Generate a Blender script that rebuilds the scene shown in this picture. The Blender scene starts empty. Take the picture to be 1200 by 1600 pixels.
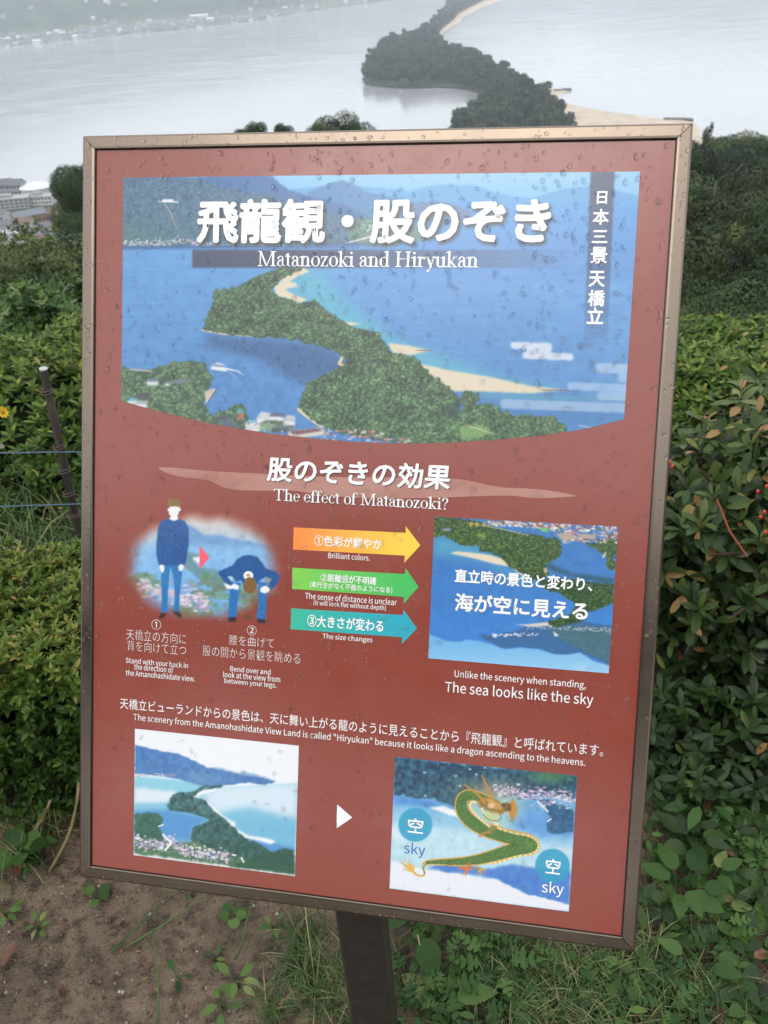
# Information sign on a hilltop above a bay and a pine sandbar, after rain.
import bpy, math, random, os
import numpy as np
from mathutils import Matrix, Vector

random.seed(7)
rng = np.random.default_rng(7)
scene = bpy.context.scene
coll = scene.collection

# ------------------------------------------------------------------ camera
CAM = np.array([0.0, 0.0, 1.5])
FPX = 1340.0
_dn = np.array([139.0, 2050.0, 1340.0]); _dn /= np.linalg.norm(_dn)
_up = -_dn
_f = np.array([0, 0, 1.0]); _yw = _f - (_f @ _up) * _up; _yw /= np.linalg.norm(_yw)
RC = np.array([np.cross(_yw, _up), _yw, _up])       # world = RC @ camera(x right, y down, z forward)
cam_data = bpy.data.cameras.new("camera")
cam_data.sensor_fit = 'VERTICAL'; cam_data.sensor_height = 24.0; cam_data.sensor_width = 18.0
cam_data.lens = FPX / 1600 * 24.0
cam_data.clip_start = 0.02; cam_data.clip_end = 30000
cam_data.dof.use_dof = True; cam_data.dof.focus_distance = 0.95; cam_data.dof.aperture_fstop = 10.0
cam = bpy.data.objects.new("camera", cam_data); coll.objects.link(cam)
_m = np.eye(4); _m[:3, 0] = RC[:, 0]; _m[:3, 1] = -RC[:, 1]; _m[:3, 2] = -RC[:, 2]; _m[:3, 3] = CAM
cam.matrix_world = Matrix(_m.tolist())
scene.camera = cam

# ------------------------------------------------------------------ world and sun (overcast)
SUN_EL, SUN_AZ = math.radians(52), math.radians(200)
world = bpy.data.worlds.new("World"); scene.world = world; world.use_nodes = True
wn = world.node_tree; wn.nodes.clear()
w_out = wn.nodes.new("ShaderNodeOutputWorld")
w_bg = wn.nodes.new("ShaderNodeBackground"); w_bg.inputs[1].default_value = 0.13
w_sky = wn.nodes.new("ShaderNodeTexSky"); w_sky.sky_type = 'NISHITA'; w_sky.sun_disc = False
w_sky.sun_elevation = SUN_EL; w_sky.sun_rotation = SUN_AZ; w_sky.dust_density = 3.0
w_mix = wn.nodes.new("ShaderNodeMix"); w_mix.data_type = 'RGBA'; w_mix.inputs[0].default_value = 0.86
w_mix.inputs[7].default_value = (10.9, 11.1, 11.35, 1)       # even cloud deck
wn.links.new(w_sky.outputs[0], w_mix.inputs[6])
wn.links.new(w_mix.outputs[2], w_bg.inputs[0]); wn.links.new(w_bg.outputs[0], w_out.inputs[0])
sun_d = bpy.data.lights.new("sun", 'SUN'); sun_d.energy = 0.6; sun_d.angle = math.radians(30); sun_d.color = (1, .97, .93)
sun = bpy.data.objects.new("sun", sun_d); coll.objects.link(sun)
_sd = Vector((math.sin(SUN_AZ) * math.cos(SUN_EL), math.cos(SUN_AZ) * math.cos(SUN_EL), math.sin(SUN_EL)))
sun.rotation_euler = _sd.to_track_quat('Z', 'Y').to_euler()
vs = scene.view_settings
vs.view_transform = 'Standard'; vs.look = 'None'; vs.exposure = 0.5; vs.gamma = 1.0; vs.use_curve_mapping = False
scene.render.engine = 'CYCLES'
cy = scene.cycles
cy.use_denoising = True; cy.max_bounces = 7; cy.diffuse_bounces = 3; cy.glossy_bounces = 3
cy.transmission_bounces = 5; cy.transparent_max_bounces = 8; cy.volume_bounces = 1
cy.caustics_refractive = True; cy.caustics_reflective = False; cy.sample_clamp_indirect = 6

# ------------------------------------------------------------------ helpers
def ray(px, py):
    v = RC @ np.array([px - 600.0, py - 800.0, FPX]); return v / np.linalg.norm(v)
def atz(px, py, z):
    r = ray(px, py); return CAM + r * ((z - CAM[2]) / r[2])
def aty(px, py, y):
    r = ray(px, py); return CAM + r * (y / r[1])
def proj(P):
    c = (np.atleast_2d(P) - CAM) @ RC
    z = np.where(np.abs(c[:, 2]) < 1e-6, 1e-6, c[:, 2])
    return 600 + FPX * c[:, 0] / z, 800 + FPX * c[:, 1] / z, c[:, 2]

def mesh_np(name, V, Fs, tint=None, smooth=False):
    """mesh from an (N,3) array and a list of (M,k) face arrays"""
    me = bpy.data.meshes.new(name)
    V = np.asarray(V, np.float32)
    Fs = [np.asarray(f, np.int32) for f in Fs if len(f)]
    nl = sum(f.size for f in Fs); nf = sum(len(f) for f in Fs)
    me.vertices.add(len(V)); me.vertices.foreach_set("co", V.ravel())
    me.loops.add(nl); me.loops.foreach_set("vertex_index", np.concatenate([f.ravel() for f in Fs]))
    me.polygons.add(nf)
    tot = np.concatenate([np.full(len(f), f.shape[1], np.int32) for f in Fs])
    me.polygons.foreach_set("loop_start", (np.cumsum(tot) - tot).astype(np.int32))
    me.polygons.foreach_set("loop_total", tot)
    if smooth: me.polygons.foreach_set("use_smooth", np.ones(nf, bool))
    me.update(calc_edges=True)
    if tint is not None:
        a = me.attributes.new("tint", 'FLOAT', 'POINT'); a.data.foreach_set("value", np.asarray(tint, np.float32))
    return me

def link(name, me, mat=None, parent=None, loc=None):
    o = bpy.data.objects.new(name, me); coll.objects.link(o)
    if mat is not None and me is not None and not me.materials: me.materials.append(mat)
    if parent is not None: o.parent = parent
    if loc is not None: o.location = loc
    return o
def tag(o, label=None, cat=None, group=None, kind=None):
    if label: o["label"] = label
    if cat: o["category"] = cat
    if group: o["group"] = group
    if kind: o["kind"] = kind
    return o
def empty(name, loc):
    o = bpy.data.objects.new(name, None); coll.objects.link(o); o.location = loc; o.empty_display_size = .1
    return o

class MB:
    def __init__(s): s.v = []; s.f = []; s.t = []
    def add(s, V, Fs, t=0.5):
        b = len(s.v); s.v += [tuple(map(float, p)) for p in V]; s.f += [tuple(i + b for i in f) for f in Fs]; s.t += [t] * len(V)
    def box(s, lo, hi, t=.5):
        x0, y0, z0 = lo; x1, y1, z1 = hi
        s.add([(x0,y0,z0),(x1,y0,z0),(x1,y1,z0),(x0,y1,z0),(x0,y0,z1),(x1,y0,z1),(x1,y1,z1),(x0,y1,z1)],
              [(3,2,1,0),(4,5,6,7),(0,1,5,4),(1,2,6,5),(2,3,7,6),(3,0,4,7)], t)
    def tube(s, pts, rad, n=6, t=.5, cap=True):
        pts = [np.array(p, float) for p in pts]
        rad = rad if hasattr(rad, '__len__') else [rad] * len(pts)
        V = []; F = []
        for i, p in enumerate(pts):
            d = pts[min(i+1, len(pts)-1)] - pts[max(i-1, 0)]; d /= np.linalg.norm(d) + 1e-12
            a = np.cross(d, [0, 0, 1.0] if abs(d[2]) < .9 else [1.0, 0, 0]); a /= np.linalg.norm(a); b = np.cross(d, a)
            for k in range(n):
                th = 2*math.pi*k/n; V.append(p + rad[i]*(a*math.cos(th) + b*math.sin(th)))
        for i in range(len(pts)-1):
            for k in range(n):
                F.append((i*n+k, i*n+(k+1) % n, (i+1)*n+(k+1) % n, (i+1)*n+k))
        if cap: F.append(tuple(range(n-1, -1, -1))); F.append(tuple(range((len(pts)-1)*n, len(pts)*n)))
        s.add(V, F, t)
    def mesh(s, name, smooth=False):
        me = bpy.data.meshes.new(name); me.from_pydata(s.v, [], s.f)
        if smooth: me.polygons.foreach_set("use_smooth", np.ones(len(me.polygons), bool))
        a = me.attributes.new("tint", 'FLOAT', 'POINT'); a.data.foreach_set("value", np.asarray(s.t, np.float32))
        me.update(); return me

def srgb(r, g, b):
    c = np.array([r, g, b], float) / 255
    c = np.where(c <= .04045, c / 12.92, ((c + .055) / 1.055) ** 2.4)
    return (float(c[0]), float(c[1]), float(c[2]), 1.0)

def mat_new(name, base=(.5, .5, .5, 1), rough=.5, metal=0.0, spec=.5):
    m = bpy.data.materials.new(name); m.use_nodes = True
    b = m.node_tree.nodes["Principled BSDF"]
    b.inputs["Base Color"].default_value = base; b.inputs["Roughness"].default_value = rough
    b.inputs["Metallic"].default_value = metal; b.inputs["Specular IOR Level"].default_value = spec
    return m, m.node_tree, b
def N(nt, t, **kw):
    n = nt.nodes.new(t)
    for k, v in kw.items(): setattr(n, k, v)
    return n
def ramp(nt, stops):
    r = nt.nodes.new("ShaderNodeValToRGB"); e = r.color_ramp.elements
    while len(e) < len(stops): e.new(.5)
    for el, (p, c) in zip(e, stops): el.position = p; el.color = c if len(c) == 4 else (*c, 1)
    return r
def noise(nt, scale, detail=4, rough=.5, coord="Object", stretch=None):
    tc = N(nt, "ShaderNodeTexCoord"); n = N(nt, "ShaderNodeTexNoise")
    n.inputs["Scale"].default_value = scale; n.inputs["Detail"].default_value = detail; n.inputs["Roughness"].default_value = rough
    if stretch:
        mp = N(nt, "ShaderNodeMapping"); mp.inputs["Scale"].default_value = stretch
        nt.links.new(tc.outputs[coord], mp.inputs[0]); nt.links.new(mp.outputs[0], n.inputs["Vector"])
    else: nt.links.new(tc.outputs[coord], n.inputs["Vector"])
    return n
def bump(nt, b, src, strength=.3, dist=.01):
    bp = N(nt, "ShaderNodeBump"); bp.inputs["Strength"].default_value = strength; bp.inputs["Distance"].default_value = dist
    nt.links.new(src, bp.inputs["Height"]); nt.links.new(bp.outputs[0], b.inputs["Normal"]); return bp

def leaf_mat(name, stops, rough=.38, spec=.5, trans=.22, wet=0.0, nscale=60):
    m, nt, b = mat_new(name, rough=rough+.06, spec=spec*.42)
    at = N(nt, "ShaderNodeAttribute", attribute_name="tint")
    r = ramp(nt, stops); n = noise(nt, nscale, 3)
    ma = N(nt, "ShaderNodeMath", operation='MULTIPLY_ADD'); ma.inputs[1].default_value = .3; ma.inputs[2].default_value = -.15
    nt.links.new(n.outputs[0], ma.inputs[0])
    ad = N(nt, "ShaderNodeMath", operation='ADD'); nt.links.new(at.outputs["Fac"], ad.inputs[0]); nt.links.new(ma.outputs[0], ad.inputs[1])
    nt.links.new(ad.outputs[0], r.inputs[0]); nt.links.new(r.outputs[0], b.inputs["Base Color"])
    b.inputs["Coat Weight"].default_value = wet; b.inputs["Coat Roughness"].default_value = .15
    if trans > 0:
        tr = N(nt, "ShaderNodeBsdfTranslucent"); nt.links.new(r.outputs[0], tr.inputs[0])
        mx = N(nt, "ShaderNodeMixShader"); mx.inputs[0].default_value = trans
        nt.links.new(b.outputs[0], mx.inputs[1]); nt.links.new(tr.outputs[0], mx.inputs[2])
        nt.links.new(mx.outputs[0], nt.nodes["Material Output"].inputs[0])
    return m
def vnoise2(x, y, seed=0):
    """smooth value noise on arrays"""
    xi = np.floor(x).astype(np.int64); yi = np.floor(y).astype(np.int64); fx = x - xi; fy = y - yi
    fx = fx*fx*(3-2*fx); fy = fy*fy*(3-2*fy)
    def h(a, b):
        n = (a*374761393 + b*668265263 + seed*974634777) & 0xffffffff
        n = ((n ^ (n >> 13)) * 1274126177) & 0xffffffff
        return ((n ^ (n >> 16)) & 0xffff) / 65535.0
    return (h(xi, yi)*(1-fx) + h(xi+1, yi)*fx)*(1-fy) + (h(xi, yi+1)*(1-fx) + h(xi+1, yi+1)*fx)*fy
def fbm2(x, y, oct=4, seed=0, gain=.5):
    s = 0; a = 1; t = 0
    for i in range(oct): s = s + a*vnoise2(x*2**i, y*2**i, seed+i); t += a; a *= gain
    return s / t

# ------------------------------------------------------------------ terrain
def ground_z(x, y):
    x = np.asarray(x, float); y = np.asarray(y, float)
    r = np.maximum(y, 0)
    gr = np.interp(r, [0, 2.7, 6, 20, 40, 120, 200, 300, 480, 9000], [0, 0, -2.2, -13, -18, -28, -48, -80, -128.3, -128.3])
    gl = np.interp(r, [0, 2.7, 6, 20, 60, 120, 300, 480, 9000], [0, 0, -2.2, -12, -24, -42, -95, -128.3, -128.3])
    az = np.degrees(np.arctan2(x, np.maximum(y, 1e-3)))
    t = np.clip((-az - 9) / 8, 0, 1)
    z = gr*(1-t) + gl*t
    amp = np.clip((r - 5) / 60, 0, 1) * np.clip((470 - r) / 100, 0, 1)
    z = z + amp*4*(fbm2(x/30+9, y/30+4, 3, 5)-.5)*2*.8
    near = np.clip((3.2 - r) / 1.0, 0, 1)
    z = z + near*(.035*(fbm2(x*2.1+7, y*2.1+3, 3, 11)-.5) + .016*(fbm2(x*14, y*14, 3, 21)-.5) + .012*(fbm2(x*55, y*55, 2, 31)-.5))
    coast = np.interp(x, [-1500, -400, -300, -150, 0, 120, 240, 400, 1500], [850, 680, 655, 655, 655, 640, 560, 520, 480])
    z = np.where(y > coast, z - np.clip((y-coast)*.25, 0, 10), z)
    return z
def axis(*seg):
    out = []
    for a, b, n in seg: out += list(np.linspace(a, b, n, endpoint=False))
    return np.array(out + [seg[-1][1]])
def grid_mesh(name, xs, ys, zf):
    X, Y = np.meshgrid(xs, ys); Z = zf(X, Y)
    nx, ny = len(xs), len(ys); i = np.arange(nx*ny).reshape(ny, nx)
    Q = np.stack([i[:-1, :-1], i[:-1, 1:], i[1:, 1:], i[1:, :-1]], -1).reshape(-1, 4)
    return mesh_np(name, np.stack([X, Y, Z], -1).reshape(-1, 3), [Q], smooth=True)

m_soil, nt, b = mat_new("wet_soil", rough=.75)
n1 = noise(nt, 5, 6, .6); n2 = noise(nt, 160, 3, .6); n3 = noise(nt, 28, 5, .65)
r1 = ramp(nt, [(.32, (.078, .052, .030)), (.5, (.150, .106, .066)), (.68, (.22, .162, .105))])
nt.links.new(n1.outputs[0], r1.inputs[0])
vo = N(nt, "ShaderNodeTexVoronoi"); vo.inputs["Scale"].default_value = 210
tc = N(nt, "ShaderNodeTexCoord"); nt.links.new(tc.outputs["Object"], vo.inputs["Vector"])
r2 = ramp(nt, [(.0, (.30, .27, .23)), (.12, (.17, .15, .12)), (.22, (0, 0, 0))])
sp = ramp(nt, [(.46, (0, 0, 0)), (.56, (1, 1, 1))]); nt.links.new(n3.outputs[0], sp.inputs[0])
nt.links.new(vo.outputs["Distance"], r2.inputs[0])
mxa = N(nt, "ShaderNodeMix", data_type='RGBA', blend_type='ADD'); mulm = N(nt, "ShaderNodeMix", data_type='RGBA', blend_type='MULTIPLY'); mulm.inputs[0].default_value = 1
nt.links.new(r2.outputs[0], mulm.inputs[6]); nt.links.new(sp.outputs[0], mulm.inputs[7])
mxa.inputs[0].default_value = .8; nt.links.new(r1.outputs[0], mxa.inputs[6]); nt.links.new(mulm.outputs[2], mxa.inputs[7])
r3 = ramp(nt, [(.38, (.38, .35, .33)), (.55, (1, 1, 1))]); nt.links.new(n3.outputs[0], r3.inputs[0])
mm2 = N(nt, "ShaderNodeMix", data_type='RGBA', blend_type='MULTIPLY'); mm2.inputs[0].default_value = 1
nt.links.new(mxa.outputs[2], mm2.inputs[6]); nt.links.new(r3.outputs[0], mm2.inputs[7])
# beyond the hilltop the earth is covered with low green growth
geo = N(nt, "ShaderNodeNewGeometry"); sx = N(nt, "ShaderNodeSeparateXYZ"); nt.links.new(geo.outputs["Position"], sx.inputs[0])
mr = N(nt, "ShaderNodeMapRange"); mr.inputs[1].default_value = 2.0; mr.inputs[2].default_value = 3.2; nt.links.new(sx.outputs[1], mr.inputs[0])
rg = ramp(nt, [(.3, (.012, .02, .008)), (.6, (.035, .06, .018)), (.75, (.07, .09, .035))]); ng = noise(nt, .4, 8, .7); nt.links.new(ng.outputs[0], rg.inputs[0])
mx3 = N(nt, "ShaderNodeMix", data_type='RGBA'); nt.links.new(mr.outputs[0], mx3.inputs[0])
nt.links.new(mm2.outputs[2], mx3.inputs[6]); nt.links.new(rg.outputs[0], mx3.inputs[7])
nt.links.new(mx3.outputs[2], b.inputs["Base Color"])
ad = N(nt, "ShaderNodeMath", operation='ADD'); nt.links.new(n2.outputs[0], ad.inputs[0]); nt.links.new(n3.outputs[0], ad.inputs[1])
bump(nt, b, ad.outputs[0], 1.0, .012)
rr = ramp(nt, [(.4, (.4, .4, .4)), (.6, (.85, .85, .85))]); nt.links.new(n3.outputs[0], rr.inputs[0]); nt.links.new(rr.outputs[0], b.inputs["Roughness"])

xs = axis((-3000, -300, 14), (-300, -30, 40), (-30, -3, 40), (-3, -1.4, 30), (-1.4, 1.5, 230), (1.5, 3, 30), (3, 30, 40), (30, 400, 50), (400, 3000, 14))
ys = axis((-120, -4, 14), (-4, .3, 20), (.3, 2.6, 190), (2.6, 6, 24), (6, 60, 60), (60, 520, 80), (520, 1000, 90))
land = link("ground", grid_mesh("ground", xs, ys, ground_z), m_soil); tag(land, kind="structure")

# ------------------------------------------------------------------ sea
SEA = -130.0
m_sea, nt, b = mat_new("sea_water", base=(.16, .19, .20, 1), rough=.12, spec=.5)
b.inputs["IOR"].default_value = 1.333
na = noise(nt, .35, 5, .6, "Object", (1, 2.2, 1)); nb = noise(nt, .012, 4, .6, "Object", (1, 3.0, 1))
bp = bump(nt, b, na.outputs[0], .010, .06)
rs = ramp(nt, [(.35, (.11, .11, .11)), (.65, (.19, .19, .19))]); nt.links.new(nb.outputs[0], rs.inputs[0]); nt.links.new(rs.outputs[0], b.inputs["Roughness"])
rc2 = ramp(nt, [(.3, (.265, .27, .28)), (.7, (.295, .30, .31))]); nt.links.new(nb.outputs[0], rc2.inputs[0]); nt.links.new(rc2.outputs[0], b.inputs["Base Color"])
s = MB(); s.add([(-9000, 300, SEA), (9000, 300, SEA), (9000, 14000, SEA), (-9000, 14000, SEA)], [(0, 1, 2, 3)])
tag(link("sea", s.mesh("sea"), m_sea), kind="structure")

# ------------------------------------------------------------------ sandbar, its pine wood
def world_poly(pts, z): return [tuple(atz(x, y, z)[:2]) for x, y in pts]
def inpoly(X, Y, poly):
    X = np.asarray(X, float); Y = np.asarray(Y, float); r = np.zeros(X.shape, bool); n = len(poly)
    for i in range(n):
        x0, y0 = poly[i]; x1, y1 = poly[(i+1) % n]
        if y0 == y1: continue
        c = ((y0 > Y) != (y1 > Y)) & (X < (x1-x0)*(Y-y0)/(y1-y0)+x0); r ^= c
    return r
def smooth_poly(P, k=2):
    P = np.array(P, float)
    for _ in range(k):
        Q = np.roll(P, -1, 0); P = np.stack([P*.75+Q*.25, P*.25+Q*.75], 1).reshape(-1, 2)
    return P
sand_px = [(568, 129), (600, 134), (640, 135.8), (700, 134), (742, 140), (764.5, 156), (756, 171), (731, 191), (712, 210), (690, 232), (700, 330), (1100, 330), (1090, 215),
           (1078, 189.5), (1040, 188), (1000, 183), (940, 175), (880, 163), (868, 155), (872, 146), (888, 142.5), (850, 137), (826, 131), (790, 110), (768, 102),
           (735, 84), (704, 74), (684, 61), (692, 47), (720, 33), (716, 29), (738, 19), (744, 14), (786, -2), (860, -24), (840, -30), (760, -26), (706, 2), (688, 30), (655, 56), (618, 68), (589, 84), (574, 112)]
sand_w = smooth_poly(world_poly(sand_px, SEA), 2)
forest_px = [(566, 131), (602, 136.5), (640, 138.5), (700, 136), (742, 142), (764, 157), (756, 172), (730, 191), (706, 210), (700, 330), (905, 330), (893, 215), (872, 183), (852, 170),
             (838, 158), (818, 142), (790, 124), (770, 114), (740, 95), (706, 83), (681, 68), (684, 50), (707, 33), (716, 20), (776, -8), (846, -26), (838, -29), (760, -25), (708, 3), (690, 31), (657, 57), (620, 69), (591, 85), (576, 112)]
forest_w = smooth_poly(world_poly(forest_px, SEA), 1)
def poly_sheet(name, P, z, mat, edge=1.2, kind="structure"):
    from mathutils.geometry import tessellate_polygon
    P = np.array(P, float); n = len(P); T_ = np.array(tessellate_polygon([[Vector((x, y, 0)) for x, y in P]]))
    a_ = P[T_[:, 1]]-P[T_[:, 0]]; c_ = P[T_[:, 2]]-P[T_[:, 0]]; fl = (a_[:, 0]*c_[:, 1]-a_[:, 1]*c_[:, 0]) < 0; T_[fl] = T_[fl][:, ::-1]
    area = np.sum(P[:, 0]*np.roll(P[:, 1], -1)-np.roll(P[:, 0], -1)*P[:, 1]); i = np.arange(n); j = (i+1) % n
    d = P[j]-P[(i-1) % n]; nrm = np.stack([d[:, 1], -d[:, 0]], 1)*(1 if area > 0 else -1); nrm /= np.linalg.norm(nrm, axis=1)[:, None]+1e-9
    V = np.concatenate([np.column_stack([P, np.full(n, z)]), np.column_stack([P+nrm*edge*4, np.full(n, z-edge)])])
    Qd = np.stack([i, i+n, j+n, j], 1) if area > 0 else np.stack([i, j, j+n, i+n], 1)
    o = link(name, mesh_np(name, V, [T_, Qd]), mat); tag(o, kind=kind); return o
m_sand, nt, b = mat_new("beach_sand", rough=.9)
n1 = noise(nt, .08, 5, .65); r1 = ramp(nt, [(.3, (.30, .24, .17)), (.55, (.44, .36, .27)), (.8, (.52, .44, .34))]); nt.links.new(n1.outputs[0], r1.inputs[0]); nt.links.new(r1.outputs[0], b.inputs["Base Color"])
poly_sheet("sand_beach", sand_w, SEA+1.0, m_sand, 1.4)

# tree builders ------------------------------------------------------
LEAF4 = (np.array([[0, 0, 0], [-.5, .45, .06], [0, 1, 0], [.5, .45, .06]], float), np.array([[0, 1, 2, 3]]))
def rand_rot(n, g):
    q = g.normal(size=(n, 4)); q /= np.linalg.norm(q, axis=1)[:, None]; w, x, y, z = q.T
    return np.stack([1-2*(y*y+z*z), 2*(x*y-z*w), 2*(x*z+y*w), 2*(x*y+z*w), 1-2*(x*x+z*z), 2*(y*z-x*w), 2*(x*z-y*w), 2*(y*z+x*w), 1-2*(x*x+y*y)], 1).reshape(n, 3, 3)
def frames(Y, Z):
    """rotation matrices whose columns are x,y,z with y along Y and z near Z"""
    Y = Y/np.linalg.norm(Y, axis=1)[:, None]; X = np.cross(Y, Z); X /= np.linalg.norm(X, axis=1)[:, None]+1e-9; Z2 = np.cross(X, Y)
    return np.stack([X, Y, Z2], 2)
def instance(template, R, T, S, tint):
    """merge template copies: returns verts, faces, tints"""
    tv, tf = template; n = len(T)
    V = np.einsum('nij,kj->nki', R, tv) * np.asarray(S).reshape(n, 1, -1) + T[:, None, :] if np.ndim(S) < 2 else np.einsum('nij,nkj->nki', R, tv[None]*S[:, None, :]) + T[:, None, :]
    Fs = [(f[None] + (np.arange(n)*len(tv))[:, None, None]).reshape(-1, f.shape[1]) for f in (tf if isinstance(tf, list) else [tf])]
    return V.reshape(-1, 3), Fs, np.repeat(tint, len(tv))
def crown_mesh(name, seed, h, r, n, leaf, nblob=10, flat=.8, cone=False, gap=.25):
    g = np.random.default_rng(seed); Ts = []; Ns = []; ti = []
    for k in range(nblob):
        if cone:
            t = k/(nblob-1); c = np.array([g.normal()*.08*r, g.normal()*.08*r, h*(.22+.74*t)]); br = r*(1.02-t)*.8+.10*r; bz = br*.6+h*.05
        else:
            a = g.uniform(0, 6.28); d = r*.62*math.sqrt(g.uniform(0, 1)); c = np.array([math.cos(a)*d, math.sin(a)*d, h*g.uniform(.5, .86)-.2*d*flat]); br = r*g.uniform(.32, .55); bz = br*g.uniform(.6, .85)
        m = int(n/nblob*(br/(r*.45))**2) + 10
        u = g.normal(size=(m, 3)); u /= np.linalg.norm(u, axis=1)[:, None]
        keep = fbm2(u[:, 0]*3+k*7+50, u[:, 1]*3+u[:, 2]*2+50, 2, seed) > gap; u = u[keep]; m = len(u)
        rad = (g.uniform(.86, 1.02, m) if not cone else g.uniform(.6, 1.15, m))[:, None]
        bl = fbm2(u[:, 0]*3.2+k*5+20, u[:, 1]*3.2-u[:, 2]*3.0+20, 3, seed+3)-.5; rad = rad*(1+.42*bl)[:, None]
        Ts.append(c+u*rad*np.array([br, br, bz])); Ns.append(u); ti.append(np.full(m, g.uniform(.08, .85))+g.normal(0, .07, m)+bl*.55)  # tint follows the lumps: hollows darker, bulges lighter, shading put into leaf colour
    T = np.concatenate(Ts); Nn = np.concatenate(Ns); ti = np.concatenate(ti); m = len(T)
    Yd = np.cross(g.normal(size=(m, 3)), Nn)+g.normal(size=(m, 3))*.25+1e-6; Rr = frames(Yd, Nn+g.normal(size=(m, 3))*.2)
    S = leaf*g.uniform(.6, 1.3, m)
    V, F, t = instance(LEAF4, Rr, T-Rr[:, :, 1]*S[:, None]*.5, S, ti)
    return mesh_np(name, V, F, t)
def trunk_mesh(name, seed, h, r, tr, limbs=7):
    g = random.Random(seed); m = MB()
    m.tube([(0, 0, -.6), (0, 0, h*.25), (g.uniform(-.1, .1)*r, g.uniform(-.1, .1)*r, h*.55), (g.uniform(-.2, .2)*r, g.uniform(-.2, .2)*r, h*.82)], [tr*1.2, tr, tr*.65, tr*.2], 8)
    for k in range(limbs):
        a = g.uniform(0, 6.28); z0 = h*g.uniform(.3, .65); L = r*g.uniform(.5, .85)
        m.tube([(0, 0, z0), (math.cos(a)*L*.5, math.sin(a)*L*.5, z0+L*.25), (math.cos(a)*L, math.sin(a)*L, z0+L*.6)], [tr*.45, tr*.3, tr*.08], 5)
    return m.mesh(name, True)
m_bark, nt, b = mat_new("bark", rough=.85)
n1 = noise(nt, 6, 5, .6, "Object", (1, 1, .2)); r1 = ramp(nt, [(.3, (.04, .03, .022)), (.7, (.13, .10, .08))]); nt.links.new(n1.outputs[0], r1.inputs[0]); nt.links.new(r1.outputs[0], b.inputs["Base Color"]); bump(nt, b, n1.outputs[0], .5, .02)
m_pine = leaf_mat("pine_foliage", [(.1, (.012, .022, .012)), (.5, (.022, .040, .018)), (.9, (.042, .064, .026))], rough=.6, trans=.1, nscale=.2)
m_broad = leaf_mat("broadleaf_foliage", [(.1, (.010, .022, .007)), (.45, (.030, .054, .015)), (.75, (.058, .090, .024)), (1, (.11, .13, .036))], rough=.5, trans=.15, nscale=1.5)
m_lit = leaf_mat("light_foliage", [(.1, (.030, .048, .016)), (.45, (.065, .095, .030)), (.8, (.12, .14, .050)), (1, (.20, .17, .07))], rough=.5, trans=.15, nscale=1.5)

# the pine wood on the sandbar: one far-off mass
g = np.random.default_rng(3)
lo = forest_w.min(0); hi = forest_w.max(0)
cand = g.uniform(lo, hi, size=(60000, 2)); cand = cand[(cand[:, 1] < 3600)]
cand = cand[inpoly(cand[:, 0], cand[:, 1], forest_w)]
cell = {}; trees = []
for x, y in cand:
    sp_ = 8.5 if y < 1500 else 12
    key = (int(x//sp_), int(y//sp_))
    if key in cell: continue
    cell[key] = 1; trees.append((x, y))
trees = np.array(trees)
protoc = [crown_mesh("pine_crown_source", 40+k, 1.0, .46, 330, .11, 7, .9, False, .25) for k in range(4)]
pv = []
for p in protoc:
    v = np.empty(len(p.vertices)*3, np.float32); p.vertices.foreach_get("co", v); t = np.empty(len(p.vertices), np.float32); p.attributes["tint"].data.foreach_get("value", t); pv.append((v.reshape(-1, 3), t))
AV = []; AT = []
for i, (x, y) in enumerate(trees):
    v, t = pv[i % 4]; hh = (g.uniform(8.0, 18) if g.uniform() < .85 else g.uniform(19, 24)) if y < 2000 else g.uniform(12, 21); a = g.uniform(0, 6.28); ca, sa = math.cos(a), math.sin(a)
    sw = (7+hh*.5)*g.uniform(.75, 1.35)
    V = np.stack([(v[:, 0]*ca-v[:, 1]*sa)*sw+x, (v[:, 0]*sa+v[:, 1]*ca)*sw+y, v[:, 2]*hh+SEA+.8], 1); AV.append(V); AT.append(t+g.normal()*.12)
AV = np.concatenate(AV); AT = np.concatenate(AT)
pw = link("pine_wood", mesh_np("pine_wood", AV, [np.arange(len(AV)).reshape(-1, 4)], AT), m_pine)
tag(pw, "dark green pine wood covering the long curved sandbar out in the bay", "pine wood", kind="stuff")
# undergrowth floor so the wood is closed below
m_floor, nt, b = mat_new("wood_floor", base=(.02, .03, .015, 1), rough=.9)
poly_sheet("wood_floor", forest_w, SEA+1.9, m_floor, .6)
# groynes
m_stone, nt, b = mat_new("wet_stone", base=(.10, .095, .09, 1), rough=.6)
for (a, bb, lab) in [((868, 143.5), (889, 141.5), "short dark stone groyne off the middle beach of the sandbar"), ((1040, 188.5), (1078, 189.3), "long dark stone groyne at the outer end of the sand beach")]:
    A = atz(*a, SEA); B = atz(*bb, SEA); m = MB()
    for k in range(14):
        p = A+(B-A)*k/13; w = 1.6
        m.tube([(p[0]-1.5, p[1], SEA-.5), (p[0]-1, p[1]+.3, SEA+.9+.5*random.random()), (p[0]+1, p[1], SEA+1.0+.5*random.random()), (p[0]+1.8, p[1], SEA-.5)], [w, w*1.1, w, w], 6)
    tag(link("stone_groyne", m.mesh("stone_groyne"), m_stone), lab, "groyne")
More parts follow.
